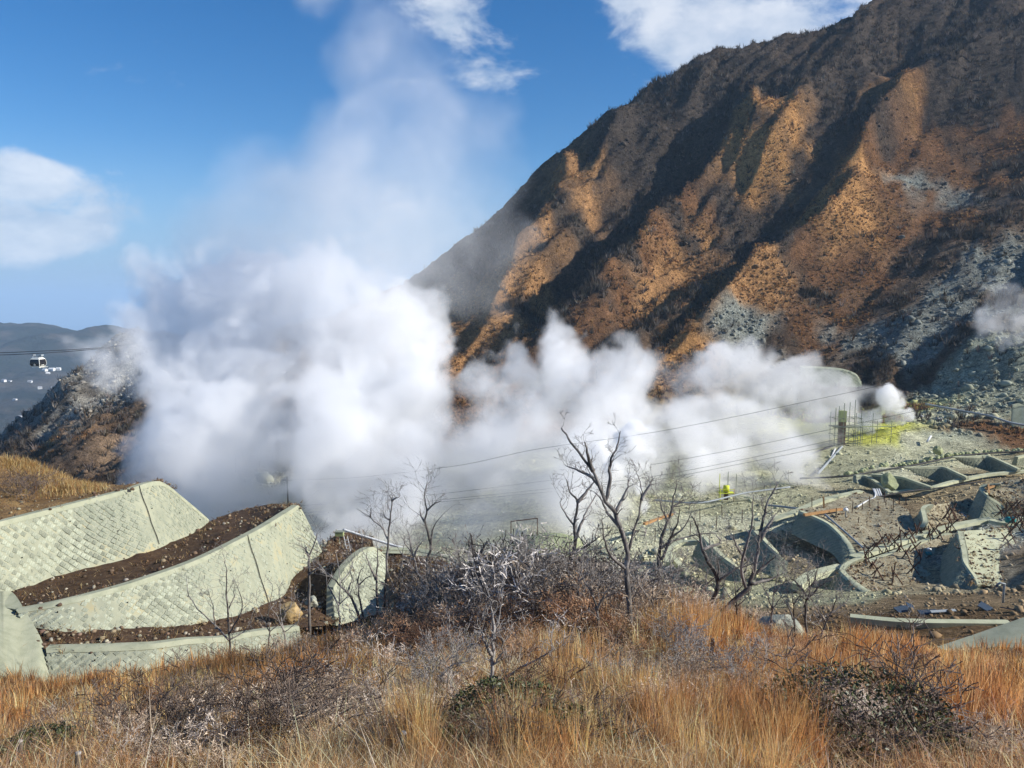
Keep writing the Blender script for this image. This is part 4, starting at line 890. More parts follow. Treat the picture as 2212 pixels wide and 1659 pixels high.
# knee-high to overhead tangle of dead branches along the brow
_P2 = [shrub_segs(80 + i, 1.0, 4, (.6, .45, .8, .55, .35)[i % 5], 3, .0105, (1, 3)) for i in range(6)]
_keep, _P = _P, _P2
undergrowth('dead_branch_tangle', [(480, 598, 150, 22, 90, 2.2, 4.6), (390, 610, 60, 20, 34, 2.0, 4.2), (600, 604, 70, 18, 40, 2.0, 4.4), (690, 606, 60, 14, 40, 1.5, 3.2), (760, 610, 60, 10, 40, 1.4, 3.0), (820, 622, 40, 10, 14, 1.2, 2.2), (300, 640, 50, 18, 12, 1.6, 2.8), (500, 650, 160, 30, 22, 1.2, 2.4), (340, 700, 100, 30, 10, 1.2, 2.2), (240, 640, 30, 12, 7, 1.6, 2.8)], [(.36, .32, .28), (.26, .225, .195), (.10, .085, .075), (.06, .05, .045), (.60, .55, .50), (.22, .19, .165), (.52, .48, .43)])
_P = _keep
# fallen grey brush below the black tree on the far side of the crest
# shrubs one can tell apart -------------------------------------------
SH_MESH = {}
def shrub(label, px, py, h, kind=0, tone='grey', name='bare_shrub', leaves=0, Y=None, wide=1.0):
    p = at(px, py, Y) if Y else slope_hit(px, py); root = thing(name, label, 'shrub', p, 'bare shrubs on the grassy slope')
    key = (kind, tone)
    if key not in SH_MESH:
        sg = shrub_segs(200 + kind * 13, 1.0, (10, 7, 12, 8)[kind % 4], (1.0, .55, .9, .75)[kind % 4], 3, .018, (2, 4))
        thick = [s for s in sg if s[2] > .0095]; thin = [(a, b, r0 + .0015, r1 + .0015) for a, b, r0, r1 in sg if r0 <= .0095]
        mk = lambda nm, ss, m: mesh_np(nm, *prisms(ss), m)
        wood = M_TW2 if tone == 'red' else (M_PALE if tone == 'pale' else M_TW1)
        SH_MESH[key] = (mk('stem', thick, M_PALE if tone == 'pale' else M_BARK), mk('twigs', thin, wood))
    a = rnd.uniform(0, 6.28)
    for nm, me in zip(('stem', 'twigs'), SH_MESH[key]):
        o = link(nm, me, root); o.scale = (h * wide, h * wide, h); o.rotation_euler.z = a
    if leaves:
        n = leaves; u = g.normal(size=(n, 3)); u /= np.linalg.norm(u, axis=1)[:, None]; rad = g.uniform(.55, 1.0, n)[:, None] ** .5
        c = u * rad * np.array([h * .60 * wide, h * .60 * wide, h * .34]) + np.array([0, 0, h * .30]); c[:, 2] = np.abs(c[:, 2])
        t = g.normal(size=(n, 3)); t /= np.linalg.norm(t, axis=1)[:, None]; s = np.cross(t, g.normal(size=(n, 3))); s /= np.linalg.norm(s, axis=1)[:, None]
        sz = g.uniform(.035, .075, (n, 1)); V = np.stack([c - t * sz, c + s * sz * .4, c + t * sz, c - s * sz * .4], 1).reshape(-1, 3)
        F = np.arange(n * 4).reshape(-1, 4); link('foliage', mesh_np('foliage', V, F, M_LEAF), root)
    return root
shrub('domed grey brown bush crossed by a long dark leaning limb', 155, 742, 2.1, 0, wide=1.25)
shrub('small forked bush right of the bush with the leaning limb', 186, 738, 1.8, 1)
shrub('broad grey bush below the white litter bag', 300, 742, 2.6, 2, wide=1.2)
shrub('tangled bush with pale stems beside the dark blue rag', 262, 752, 1.6, 0)
shrub('big rounded bush, grey twigs above dark green leaves', 858, 756, 2.5, 2, leaves=4200, wide=1.35, name='leafy_shrub')
shrub('dark rust coloured bush under the concrete ramp', 918, 688, 1.5, 0, 'red')
shrub('low evergreen bush at the foot of the pale forked tree', 508, 742, 1.9, 3, 'red', 'leafy_shrub', 3200, wide=1.2)
shrub('low leafy bush right beside the wooden post with the pale top', 448, 764, 1.0, 3, 'red', 'leafy_shrub', 1500)
shrub('dark leafy bush around the left wooden stake', 40, 762, 1.2, 3, 'grey', 'leafy_shrub', 1800, wide=1.3)
shrub('pale silvery bush in front of the rusty stake', 682, 672, 1.9, 0, 'pale', wide=1.1)
shrub('thin pale bush with upright stems in the reeds', 620, 700, 1.9, 1, 'pale')
shrub('whitish bush spreading over the post with the pale top', 442, 700, 2.2, 0, 'pale', wide=.9)
shrub('round reddish bush left of the pale forked tree', 432, 650, 1.6, 2, 'red')
shrub('second reddish bush between the dark trees and the round one', 405, 636, 1.6, 0, 'red')
shrub('flat topped bush at the bottom edge under the thin pale bush', 566, 770, 1.5, 2, leaves=900, wide=1.3)
shrub('tall thin bush at the left end of the stone wall coping', 232, 655, 2.6, 1)
shrub('low tangled grey bush on the grassy bank', 22, 500, 3.2, 0, Y=74, wide=1.3)
shrub('second grey bush higher on the grassy bank', 8, 494, 2.6, 2, Y=77, wide=1.2)
shrub('bare bush just right of the grey boulder', 852, 652, 1.5, 1, 'red')
shrub('slender pale bush left of the large grey boulder', 752, 690, 1.9, 1, 'pale')
shrub('ragged bush in front of the shaded valley wall', 985, 655, 1.5, 1, 'grey')
shrub('dark leafless bush at the right hand slope edge', 1012, 672, 1.4, 0, 'grey')

# dead trees: hand drawn stems, twigs grown from them ------------------
def dead_tree(label, stems, r0=.09, tone='dark', twigs=1.0, Y=None, twig_len=1.0, group='dead trees on the burnt slope', name='dead_tree'):
    """stems: lists of picture points, the first one is the trunk from its foot up"""
    fx, fy = stems[0][0][:2]
    base = at(fx, fy, Y) if Y else slope_hit(fx, fy); Yb = base.y
    rr = random.Random(int(fx * 7 + fy)); r0 = r0 * 1.12; root = thing(name, label, 'dead tree', base, group)
    m = M_PALE if tone == 'pale' else M_BARK; crown = []; yoff = {}
    sp = Yb / FPX
    for si, st in enumerate(stems):
        # depth: a branch starts where its parent stem has that point, then wanders off
        if si == 0: y = Yb
        else:
            k = min(yoff, key=lambda q: (q[0] - st[0][0]) ** 2 + (q[1] - st[0][1]) ** 2); y = yoff[k]
        drift = 0 if si == 0 else rr.uniform(-.6, .6); pts = []; ln = 0
        for i, q in enumerate(st):
            if i: seg = math.hypot(q[0] - st[i - 1][0], q[1] - st[i - 1][1]) * sp; ln += seg; y += seg * (drift + rr.gauss(0, .18))
            pts.append(at(q[0], q[1], y)); yoff[(q[0], q[1])] = y
        if si == 0: pts.insert(0, pts[0] - Vector((0, 0, .5)))
        P = catmull(pts, max(5, len(pts) * 3)); P = [p + Vector((rr.gauss(0, .018), rr.gauss(0, .018), 0)) for p in P]
        ra = r0 if si == 0 else r0 * rr.uniform(.42, .62) * (1.25 if si < 3 else 1); rad = [max(ra * (1 - .8 * i / (len(P) - 1)), .012) for i in range(len(P))]
        MB().tube([p - base for p in P], rad, 6).build('trunk' if si == 0 else 'branch', m if si == 0 or tone == 'pale' else rr.choice((M_BARK, M_GREYW, M_GREYW)), root, True)
        k0 = int(len(P) * (.45 if si == 0 else .2))
        for i in range(k0, len(P)):
            for _ in range(rr.choice((0, 1, 1, 2)) if i < len(P) - 1 else 3):
                if rr.random() > twigs: continue
                d = (P[i] - P[i - 1]).normalized(); s = Vector((rr.gauss(0, 1), rr.gauss(0, .8), rr.gauss(0, .5))).normalized()
                twig(crown, P[i] - base, (d * .6 + s * .8 + Vector((0, 0, .25))).normalized(), twig_len * rr.uniform(.35, 1.0), max(rad[i] * .5, .011), 2, rr, .35, (1, 3))
    if crown: link('crown', mesh_np('crown', *prisms([(a, b, max(p, .007), max(q, .005)) for a, b, p, q in crown], 4), m if tone == 'pale' else M_GREYW), root)
    return root
dead_tree('tallest dead tree, pale lit trunk leaning left over the steam', [[(631, 634), (629.5, 600), (626, 570), (628, 555), (620, 527), (615, 512), (605, 501), (599, 485), (593, 471), (579, 453), (569, 439), (561, 428)],
    [(605, 501), (610, 480), (610, 468), (612, 457), (618, 444), (620, 431)], [(593, 471), (588, 456), (585, 442)], [(599, 485), (590, 476), (577, 470), (566, 466)], [(615, 512), (622, 500), (627, 489), (629, 478)],
    [(626, 560), (633, 535), (640, 508), (642, 490), (637, 473)], [(641, 500), (648, 488), (653, 479)], [(628, 570), (612, 558), (604, 540), (602, 520)], [(622, 530), (608, 514), (602, 500), (594, 492)]], .125, twigs=.55, twig_len=.62)
dead_tree('black crooked dead tree left of the tallest dead tree', [[(558, 590), (567, 564), (575, 547), (574, 526), (578, 502.5), (570.5, 493), (566, 480)], [(575, 540), (582, 522), (586, 512), (599, 490)], [(578, 502.5), (588, 490), (596, 480)], [(574, 526), (566, 514), (560, 504), (563, 496)], [(570, 556), (588, 545), (600, 536)]], .115, twigs=.5)
dead_tree('short broken black snag standing alone against the steam', [[(472, 592), (475.5, 565), (473, 548), (470, 533)], [(476, 562), (481, 552), (488, 541)], [(474, 556), (470, 546), (469, 540)]], .17, twigs=.12, name='broken_snag')
dead_tree('slim dead tree with a curved top, left of the broken snag', [[(439, 612), (430, 585), (426.6, 564), (430.5, 545), (425, 523), (426.6, 510.5), (424, 496), (426.6, 483.5)], [(426.6, 510.5), (434, 504), (441, 501)], [(430.5, 545), (432, 534), (434, 526), (443, 513.6)], [(428, 560), (438, 553), (445.5, 547.6)], [(425, 523), (421, 516), (420, 508)]], .085, twigs=.4)
dead_tree('pale forked dead tree with swollen knee left of the slim one', [[(427, 602), (422, 580), (417, 572), (414, 556), (407.6, 547), (403, 538)], [(414, 556), (419, 546), (424, 540)], [(412, 553), (410, 540), (408, 532)], [(415, 560), (404, 556), (398, 548)]], .08, 'pale', twigs=.7)
dead_tree('thin grey dead tree with antler shaped top above the white pipe', [[(384, 612), (386, 575), (388.6, 536), (390, 517), (392, 501), (388.6, 494.6)], [(388.6, 540), (382, 528), (370, 517), (357, 509)], [(392, 501), (396, 498), (399, 497)], [(389, 520), (384, 516), (383, 510)], [(370, 517), (371, 508)]], .075, twigs=.35)
dead_tree('dark dead tree next to the antler shaped one, low and straight', [[(377.5, 614), (376, 580), (378, 560), (377, 545)], [(376, 580), (370, 566), (366, 556)]], .08, twigs=.5)
dead_tree('dark leaning trunk at the corner of the tall stone wall', [[(309.5, 632), (309, 600), (309, 567), (309.5, 556), (314, 545), (317, 534)], [(309.5, 556), (306, 550), (305, 546)], [(309, 575), (318, 568), (330, 562)]], .1, twigs=.35)
dead_tree('curved grey trunk bowing left in front of the rounded wall', [[(363, 632), (356, 608), (347.5, 593), (338, 583), (331.6, 577), (316, 574)], [(347.5, 593), (352, 580), (350, 570)], [(331.6, 577), (322, 568), (313, 560)]], .075, twigs=.7)
dead_tree('wavy dark trunk in front of the rounded stone wall', [[(366, 634), (361, 605), (358.5, 591), (359, 574), (364, 566)], [(359, 585), (366, 578), (372, 576)]], .07, twigs=.5)
dead_tree('thick charred trunk leaning right below the broken snag', [[(484, 606), (492, 590), (499, 577), (509, 566)], [(494, 586), (500, 572), (501, 560)]], .17, twigs=.15, name='broken_snag')
dead_tree('pale forked tree standing in front, its right limb bent to the ground', [[(487, 708), (492, 672), (493, 640), (493, 618), (490, 606)], [(489, 690), (502, 680), (520, 668), (540, 658), (554, 648)], [(492, 655), (484, 640), (482, 630)], [(492.5, 640), (498, 624), (501, 605)], [(491, 668), (500, 656), (504, 640)]], .075, 'pale', twigs=.55, twig_len=.5)
dead_tree('black dead tree sprawling right over the grey boulder', [[(722, 612), (735, 600), (747, 590), (752, 576.5), (756.6, 558), (760, 534), (764, 516), (767.5, 500.6), (777, 485)], [(747, 590), (741, 572), (746, 544), (750.6, 532), (753, 512.6), (753, 494.6)], [(760, 540), (768, 526), (776, 514)], [(752, 576), (764, 566), (776, 556)], [(750, 584), (768, 580), (786, 572)], [(746, 560), (738, 548), (733, 536)]], .13, twigs=.7)
dead_tree('angular dead tree with a sharp elbow in front of the hollow', [[(712, 606), (718, 582), (708.5, 562), (702.4, 550), (700.6, 537), (696.4, 524.7), (692, 516)], [(702.4, 550), (712, 546), (720.5, 543), (716, 534)], [(718, 582), (728, 574), (740, 566)], [(716, 588), (719, 572), (718, 560)]], .12, twigs=.35)
dead_tree('twin pale stems with a long level branch reaching right', [[(659, 572), (659, 556), (662.7, 533), (668, 520), (672, 508), (673.5, 498), (677, 485)], [(661, 560), (665, 552), (670, 539), (683, 528), (691.6, 514)], [(661, 548), (668, 543), (675, 540), (700, 534), (720.5, 533)], [(672, 508), (680, 502), (688, 499)], [(668, 520), (662, 510), (660, 500)], [(670, 539), (678, 522), (680, 508)]], .1, twigs=.7)
dead_tree('leafless tree with bundled dark stems beside the lower stone wall', [[(230, 652), (228, 609.5), (226, 586), (227, 570), (224, 562)], [(229, 640), (215, 625), (198, 609.5), (188, 594), (187, 576)], [(229, 634), (240, 616), (242, 601.6), (236, 584)], [(228, 610), (234, 596), (234, 580)], [(229, 640), (246, 630), (254, 610)], [(215, 625), (213, 605), (208, 592)]], .07, twigs=.8)
dead_tree('short grey tree among debris where the brush meets the shaded wall', [[(806, 632), (806, 605), (810, 590), (808, 575)], [(806, 600), (818, 588), (826, 582)], [(807, 596), (796, 582), (790, 578)], [(809, 590), (816, 576), (818, 566)]], .08, 'dark', twigs=1.0)
dead_tree('low bare tree with many thin stems right of the forked hollow', [[(690, 620), (690, 600), (694, 585), (700, 572)], [(690, 606), (682, 592), (680, 580)], [(691, 600), (700, 592), (706, 586)]], .07, 'dark', twigs=1.0)
dead_tree('small white dead sapling before the shaded valley wall', [[(912, 640), (914, 628), (919, 618)], [(914, 630), (910, 622), (906, 618)], [(915, 626), (922, 624), (926, 619)]], .05, 'pale', twigs=.4)
dead_tree('spiky dead tree behind the brush between snag and black tree', [[(528, 610), (530, 585), (527, 565), (531, 548)], [(530, 585), (537, 572), (543, 560)], [(528, 590), (520, 575), (517, 566)]], .07, 'dark', twigs=.9)
dead_tree('grey sapling thicket right in front of the broken snag', [[(455, 618), (456, 592), (461, 575), (459, 560)], [(456, 600), (449, 585), (446, 573)], [(457, 590), (465, 578), (468, 566)]], .06, 'pale', twigs=.9)
dead_tree('dark dead sapling under the tallest dead tree', [[(600, 640), (597, 610), (592, 590), (590, 572)], [(597, 610), (605, 594), (610, 584)], [(594, 598), (586, 584), (582, 576)]], .065, 'dark', twigs=.8)
dead_tree('leaning twig tree left of the steam bank behind the boulder', [[(820, 640), (826, 622), (834, 606), (836, 592)], [(826, 622), (818, 610), (812, 600)], [(830, 614), (842, 606), (848, 598)]], .06, 'dark', twigs=1.0)

# smaller dead saplings that fill the thicket along the brow
for i, (x, y, h, ln, tone, lab) in enumerate((
    (340, 628, 62, -4, 'pale', 'pale crooked sapling left of the rounded stone wall'), (398, 622, 66, 6, 'dark', 'dark sapling between the rounded wall and the swollen knee tree'), (448, 622, 58, -8, 'pale', 'pale sapling leaning left at the foot of the slim dead tree'),
    (512, 612, 54, 7, 'pale', 'light grey sapling leaning right beside the leaning charred trunk'), (545, 616, 60, -5, 'dark', 'dark twisted sapling left of the black crooked tree'), (536, 622, 44, 10, 'pale', 'low pale sapling bent right below the black crooked tree'),
    (580, 624, 58, 4, 'pale', 'pale sapling between the black crooked tree and the tallest one'), (648, 626, 62, 9, 'dark', 'dark sapling directly right of the tallest dead tree'), (676, 622, 56, -7, 'pale', 'pale sapling below the twin pale stems'),
    (704, 620, 48, 6, 'pale', 'light sapling before the tree with the sharp elbow'), (738, 622, 42, -6, 'dark', 'short dark sapling under the black sprawling tree'), (770, 628, 50, 8, 'pale', 'pale sapling just above the large grey boulder'), (795, 636, 44, -4, 'dark', 'dark sapling right of the large grey boulder'),
    (268, 652, 56, 5, 'dark', 'dark sapling at the foot of the middle stone wall'), (286, 648, 44, -6, 'pale', 'pale sapling beside the tan boulder'), (418, 640, 48, -3, 'dark', 'dark sapling in front of the swollen knee tree'))):
    h *= 1.2; r_ = random.Random(900 + i); a = (x + ln * .3, y - h * .3); b = (x + ln * .5 + r_.uniform(-3, 3), y - h * .6)
    dead_tree(lab, [[(x, y), a, b, (x + ln, y - h)], [a, (a[0] - 9 + r_.uniform(-4, 4), a[1] - h * .28), (a[0] - 13, a[1] - h * .46)], [b, (b[0] + 8 + r_.uniform(-3, 4), b[1] - h * .18), (b[0] + 11, b[1] - h * .34)], [a, (a[0] + 11 + r_.uniform(-4, 4), a[1] - h * .2), (a[0] + 15, a[1] - h * .4)]], .055, tone, .75, None, .7, 'dead saplings in the thicket', 'dead_sapling')
def log(label, pts, r, tone='pale', name='fallen_branch', cat='branch', Y=None):
    P = []
    for a, b in pts: q = at(a, b, Y) if Y else hit(a, b, 8); P.append(q)
    Ym = sum(q.y for q in P) / len(P); P = [at(a, b, Ym) + Vector((0, 0, .05)) for a, b in pts]; c = P[0].copy()
    o = MB().tube([p - c for p in P], [r, r * .9, r * .5][:len(P)] if len(P) == 3 else [r] + [r * .6] * (len(P) - 1), 7).build(name, M_PALE if tone == 'pale' else M_BARK, None, True, c)
    return tag(o, label, cat)
log('white peeled branch leaning in the brush left of the tallest tree', [(575, 648), (585, 628), (603, 600)], .09)
log('short broken grey log tilted in the reeds', [(615, 708), (622, 700), (631, 691)], .07)
log('dark bare limb rising to the right out of the domed bush', [(150, 728), (180, 696), (209, 668)], .05, 'dark')
log('dark curved stick beside the domed grey bush', [(105, 728), (97, 704), (95, 690)], .03, 'dark')
log('dark drooping limb over the reddish grass before the ramp', [(884, 672), (900, 660), (925, 658)], .04, 'dark')
log('pale stick lying beside the large grey boulder', [(733, 650), (748, 648.6), (763, 648)], .04)
# ------------------------------------------------------------------ boulders, posts and litter in the foreground
def boulder(name, label, px, py, w, seed, material, squash=.62, Y=None, cat='boulder', group=None, stretch=1.15):
    p = at(px, py, Y) if Y else hit(px, py, 8); r = random.Random(seed); s = w * p.y / FPX / 2
    import bmesh
    bm = bmesh.new(); bmesh.ops.create_icosphere(bm, subdivisions=3, radius=1.0)
    planes = [(Vector((r.gauss(0, 1), r.gauss(0, 1), r.gauss(0, .8))).normalized(), r.uniform(.62, .9)) for _ in range(11)]
    for v in bm.verts:
        c = v.co.copy()
        for n_, d in planes:
            k = c.dot(n_)
            if k > d: c -= n_ * (k - d)
        c += Vector(c).normalized() * (mnoise.noise(c * 2.6 + Vector((seed, 0, 0))) * .10 + mnoise.noise(c * 7 + Vector((seed, 3, 0))) * .035)
        v.co = Vector((c.x * s * stretch, c.y * s, c.z * s * squash * 1.25))
    me = bpy.data.meshes.new(name); bm.to_mesh(me); bm.free(); me.materials.append(material)
    o = link(name, me, None, p + Vector((0, 0, s * squash * .45))); return tag(o, label, cat, group)
M_LICH = noise_mat('lichen_grey_rock', [(.28, (.12, .14, .13)), (.5, (.30, .31, .25)), (.64, (.44, .43, .32)), (.8, (.36, .26, .12))], 1.6, 8, .7, bump=.8, bscale=5, bdist=.12)
M_TANR = noise_mat('tan_rock', [(.3, (.22, .15, .07)), (.55, (.42, .30, .14)), (.8, (.52, .42, .25))], 1.4, 7, .65, bump=.6, bscale=5, bdist=.1)
M_YELR = noise_mat('sulphur_crusted_rock', [(.3, (.22, .25, .13)), (.55, (.36, .39, .22)), (.8, (.45, .45, .28))], 1.2, 7, .7, bump=.8, bscale=4, bdist=.15)
M_SCR = noise_mat('scree_boulder', [(.3, (.08, .08, .07)), (.55, (.16, .16, .14)), (.8, (.24, .23, .2))], .6, 7, .65, bump=.8, bscale=2, bdist=.3)
boulder('boulder', 'large angular grey boulder with lichen standing in dry grass', 780, 642, 44, 3, M_LICH, .85)
boulder('boulder', 'rounded tan boulder at the foot of the middle stone wall', 291, 616, 24, 5, M_TANR, .8, 62)
boulder('boulder', 'smaller pale boulder behind the tan one', 312, 604, 13, 6, M_LICH, .8, 66)
boulder('boulder', 'small tan stone half buried in the rust grass near the ramp', 981, 655, 16, 8, M_TANR, .6)
boulder('boulder', 'pale stone at the left edge under the buttress', 8, 684, 16, 9, M_LICH, .7)
boulder('boulder', 'flat white pebble in the bottom grass below the leafy bush', 511, 764, 7, 10, M_LICH, .6)
boulder('boulder', 'green crusted mound leaning on the broken corner check wall', 888, 488, 17, 12, M_YELR, 1.1, 147)
boulder('boulder', 'yellowish block beside the sulphur vent track', 938, 452, 9, 14, M_YELR, .9, 178)
boulder('boulder', 'lone pale rock on the brown scree', 902, 238, 7, 15, M_SCR, .5)
boulder('rock_outcrop', 'pale concrete like outcrop carrying the rusty gate frame', 545, 556, 70, 21, M_YELR, .42, 92, 'outcrop')
boulder('rock_outcrop', 'brown rock shoulder left of the outcrop with the gate frame', 505, 566, 50, 22, M_PLOT, .42, 90, 'outcrop')

def metal(name, col, rough=.5, met=.0, var=.25, scale=6):
    m = noise_mat(name, [(.3, tuple(c * (1 - var) for c in col)), (.7, tuple(min(1, c * (1 + var)) for c in col))], scale, 4, .6, bump=.15, rness=rough)
    m.node_tree.nodes['Principled BSDF'].inputs['Metallic'].default_value = met; return m
M_POST = noise_mat('weathered_post_wood', [(.3, (.05, .04, .03)), (.6, (.14, .115, .09)), (.8, (.24, .21, .17))], 5, 6, .65, bump=.6, bscale=20, bdist=.01, stretch=(1, 1, .2))
M_RUST = metal('rusty_steel', (.10, .055, .035), .8); M_WPIPE = metal('white_plastic_pipe', (.66, .67, .66), .4, 0, .06); M_GPIPE = metal('grey_pipe', (.30, .33, .34), .45, .0, .15); M_BPIPE = metal('black_hose', (.02, .02, .022), .5)
M_PLANK = metal('orange_timber', (.40, .23, .10), .8, 0, .3); M_TEAL = metal('teal_plastic', (.03, .25, .24), .4); M_BLUE = metal('blue_grey_sheet', (.035, .055, .085), .85); M_WHITE = metal('white_litter', (.72, .73, .70), .6, 0, .1); M_YEL = metal('sulphur_yellow_paint', (.62, .66, .06), .6, 0, .2)
M_SCAF = metal('dull_scaffold_steel', (.24, .26, .20), .6, 0, .2); M_BROWN = metal('brown_stave_pipe', (.13, .075, .04), .8, 0, .35); M_MOSS = metal('green_stained_stave', (.30, .34, .16), .8, 0, .3)

def post(label, px, py_top, py_foot, w):
    p = hit(px, py_foot, 5); h = (py_foot - py_top) * p.y / FPX * 1.04; r = w * p.y / FPX / 2; root = thing('wooden_post', label, 'post', p)
    MB().tube([(0, 0, -.4), (.0, 0, h * .5), (.02, 0, h)], [r * 1.05, r, r * .97], 10).build('shaft', M_POST, root, True)
    MB().tube([(.02, 0, h), (.02, 0, h + .02), (.02, 0, h + .035)], [r * 1.02, r * .99, r * .8], 10).build('post_top', M_PALE, root)
post('left wooden stake with white top in the dark leafy bush', 21.5, 739, 772, 5)
post('grey wooden post with cut white top beside the looping reed', 79, 751, 786, 6)
post('wooden post with pale top in front of bright reeds', 403, 730, 776, 6.5)
def stake(label, px, t, f, w=.05):
    p = hit(px, f, 8); h = (f - t) * p.y / FPX
    return tag(MB().bar((0, 0, -.3), (.03, 0, h), w).bar((-.04, 0, h * .8), (.05, .02, h * .8), w * .8).build('rusty_stake', M_RUST, None, loc=p), label, 'stake')
stake('rusty iron stake upright beside the silvery bush', 711, 636, 668, .10)
def lump(name, label, px, py, sx, sy, sz, material, cat, seed, Y=None):
    p = at(px, py, Y) if Y else hit(px, py, 6); r = random.Random(seed); vs, fs = [], []; n, m = 9, 6
    for i in range(m):
        for k in range(n):
            a = 6.283 * k / n; t = i / (m - 1); w = math.sin(math.pi * (.12 + .8 * t)) * r.uniform(.75, 1.15)
            vs.append((math.cos(a) * sx * w, math.sin(a) * sy * w, sz * (t - .15) * r.uniform(.85, 1.1)))
    for i in range(m - 1):
        for k in range(n): fs.append((i * n + k, i * n + (k + 1) % n, (i + 1) * n + (k + 1) % n, (i + 1) * n + k))
    fs.append(tuple((m - 1) * n + k for k in range(n)))
    return tag(MB().add(vs, fs).build(name, material, None, True, p), label, cat)
lump('litter_bag', 'white plastic bag caught in the brown brush', 338, 667, .30, .25, .34, M_WHITE, 'bag', 1)
lump('rag', 'dark blue rag on the ground at the bottom edge', 350, 763, .30, .2, .14, M_BLUE, 'rag', 2)
lump('litter_bag', 'small white scrap in the rust grass near the ramp', 970, 672, .12, .1, .12, M_WHITE, 'bag', 3)
# dry curved reed arching over the bottom edge
# ------------------------------------------------------------------ works in the valley
def trestle(label, px, py, s, rot, seed, Y):
    p = at(px, py, Y); r = random.Random(seed); root = thing('rusty_trestle', label, 'trestle', p, 'crossed rusty steel trestles on the plots')
    c, q = math.cos(rot), math.sin(rot); d = lambda x, z, y=0: (x * c - y * q, x * q + y * c, z)
    MB().bar(d(-.62 * s, -.1), d(.52 * s, 1.35 * s), .13).build('leg', M_RUST, root); MB().bar(d(.62 * s, -.1, .15), d(-.5 * s, 1.4 * s, .15), .13).build('leg', M_RUST, root)
    MB().bar(d(0, -.1, .75 * s), d(0, .95 * s, .0), .11).build('prop', M_RUST, root)
TR = [(876, 552), (882, 548), (888, 546), (894, 549), (900, 544), (905, 541), (911, 543), (917, 538), (921, 537), (928, 541), (934, 538), (940, 541), (946, 536), (951, 533), (899, 556), (905, 560), (914, 556), (921, 561), (868, 557), (864, 566), (872, 572), (877, 578), (892, 582), (913, 574), (948, 520), (951, 518), (1000, 517), (1006, 516), (1011, 514), (1017, 510), (1013, 528), (1018, 524), (1022, 520), (1016, 532), (1010, 541), (1021, 529), (1007, 550)]
nm = ('first', 'second', 'third', 'fourth', 'fifth', 'sixth', 'seventh', 'eighth', 'ninth', 'tenth', 'eleventh', 'twelfth', 'thirteenth', 'fourteenth', 'fifteenth', 'sixteenth', 'seventeenth', 'eighteenth')
for i, (px, py) in enumerate(TR):
    zz = -35.6 if py > 535 else -34.3
    if py > 555: zz = -36.1
    if px > 990: zz = -34.0
    Y = zz / ray(px, py).z
    where = ('{} crossed trestle along the beam, counted from the hooked kerb end'.format(nm[i]) if i < 14 else '{} loose trestle on the brown plot before the sharp wall, counted from the beam'.format(nm[i - 14]) if i < 24 else
             '{} trestle of the pair in the shadowed basin'.format(nm[i - 24]) if i < 26 else '{} trestle right of the stepped wall, counted from its foot'.format(nm[i - 26]))
    trestle(where, px, py, 1.5 + .25 * math.sin(i * 2.1), i * 1.9, i, Y)

def pipe(name, label, pts, r, material, cat='pipe', parts=None, n=8, group=None):
    P = [pz(*p) for p in pts]; c = P[0].copy(); C_ = catmull(P, max(6, len(P) * 6)) if len(P) > 2 else P
    o = MB().tube([p - c for p in C_], r, n).build(name, material, None, True, c); return tag(o, label, cat, group)
def plank(name, label, a, b, w, h, material, cat='plank'):
    A, B_ = pz(*a), pz(*b); o = MB().bar((0, 0, 0), B_ - A, w, h).build(name, material, None, loc=A); return tag(o, label, cat)
plank('timber_plank', 'long orange timber plank on the crest of the bending wall', (804, 515, -33.3), (842, 509, -33.4), .45, .35, M_PLANK)
plank('timber_plank', 'short orange plank on the stepped wall top', (986, 489, -31.2), (994, 486, -31), .35, .25, M_PLANK)
plank('timber_post', 'small orange post upright behind the stepped wall', (989, 494, -31.4), (988.5, 484.5, 127.5), .25, .25, M_PLANK, 'post')
plank('timber_post', 'thin orange stake on the kerb above the bending wall', (824, 508, -34), (823.5, 497, 124), .22, .22, M_PLANK, 'post')
plank('timber_plank', 'fallen orange timber behind the twin pale stems', (644, 524, -35.8), (672, 514, -36), .5, .35, M_PLANK)
pipe('white_pipe', 'grey white pipe sloping down across the upper brown plot', [(825, 514.5, -33.4), (845, 532, -34.6), (864, 548.5, -35.2)], .16, M_GPIPE)
root = thing('valve', 'white valve with short riser on the upper brown plot', 'valve', pz(845.5, 516, -34.0)); MB().tube([(0, 0, -.2), (0, 0, 1.0)], .09, 8).build('riser', M_GPIPE, root, True); MB().tube([(-.35, 0, 1.0), (-.3, 0, 1.0), (.3, 0, 1.0), (.35, 0, 1.0)], [.1, .27, .27, .1], 10).build('valve_body', M_WHITE, root, True); MB().tube([(0, 0, 1.2), (0, 0, 1.45)], .06, 6).tube([(-.2, 0, 1.45), (.2, 0, 1.45)], .05, 6).build('handle', M_WHITE, root)
pipe('white_pipe', 'bright white pipe bending down from the pipe bundle', [(857, 507, -34), (866, 501.5, -34.2), (874, 498, -34.3), (875.5, 494, -34.2), (873, 489, -34)], .13, M_WPIPE)
for i, (dx, word) in enumerate(((0, 'leftmost'), (2.2, 'middle'), (4.4, 'rightmost'))): pipe('white_pipe', 'short white pipe, {} of the bundle of three by the smallest check wall'.format(word), [(874.5 + dx, 489, -34), (877.5 + dx, 497, -34.9)], .14, M_WPIPE, group='white pipes in the bundle')
pipe('grey_pipe', 'grey pipe running down from the scaffold foot into the steam', [(842, 446.5, 191), (832, 458, 181), (818, 473.5, 166)], .28, M_GPIPE)
pipe('grey_pipe', 'second thinner pipe beside the one at the scaffold foot', [(835, 449, 189), (832, 456, 183), (829, 461, 178)], .2, M_WPIPE)
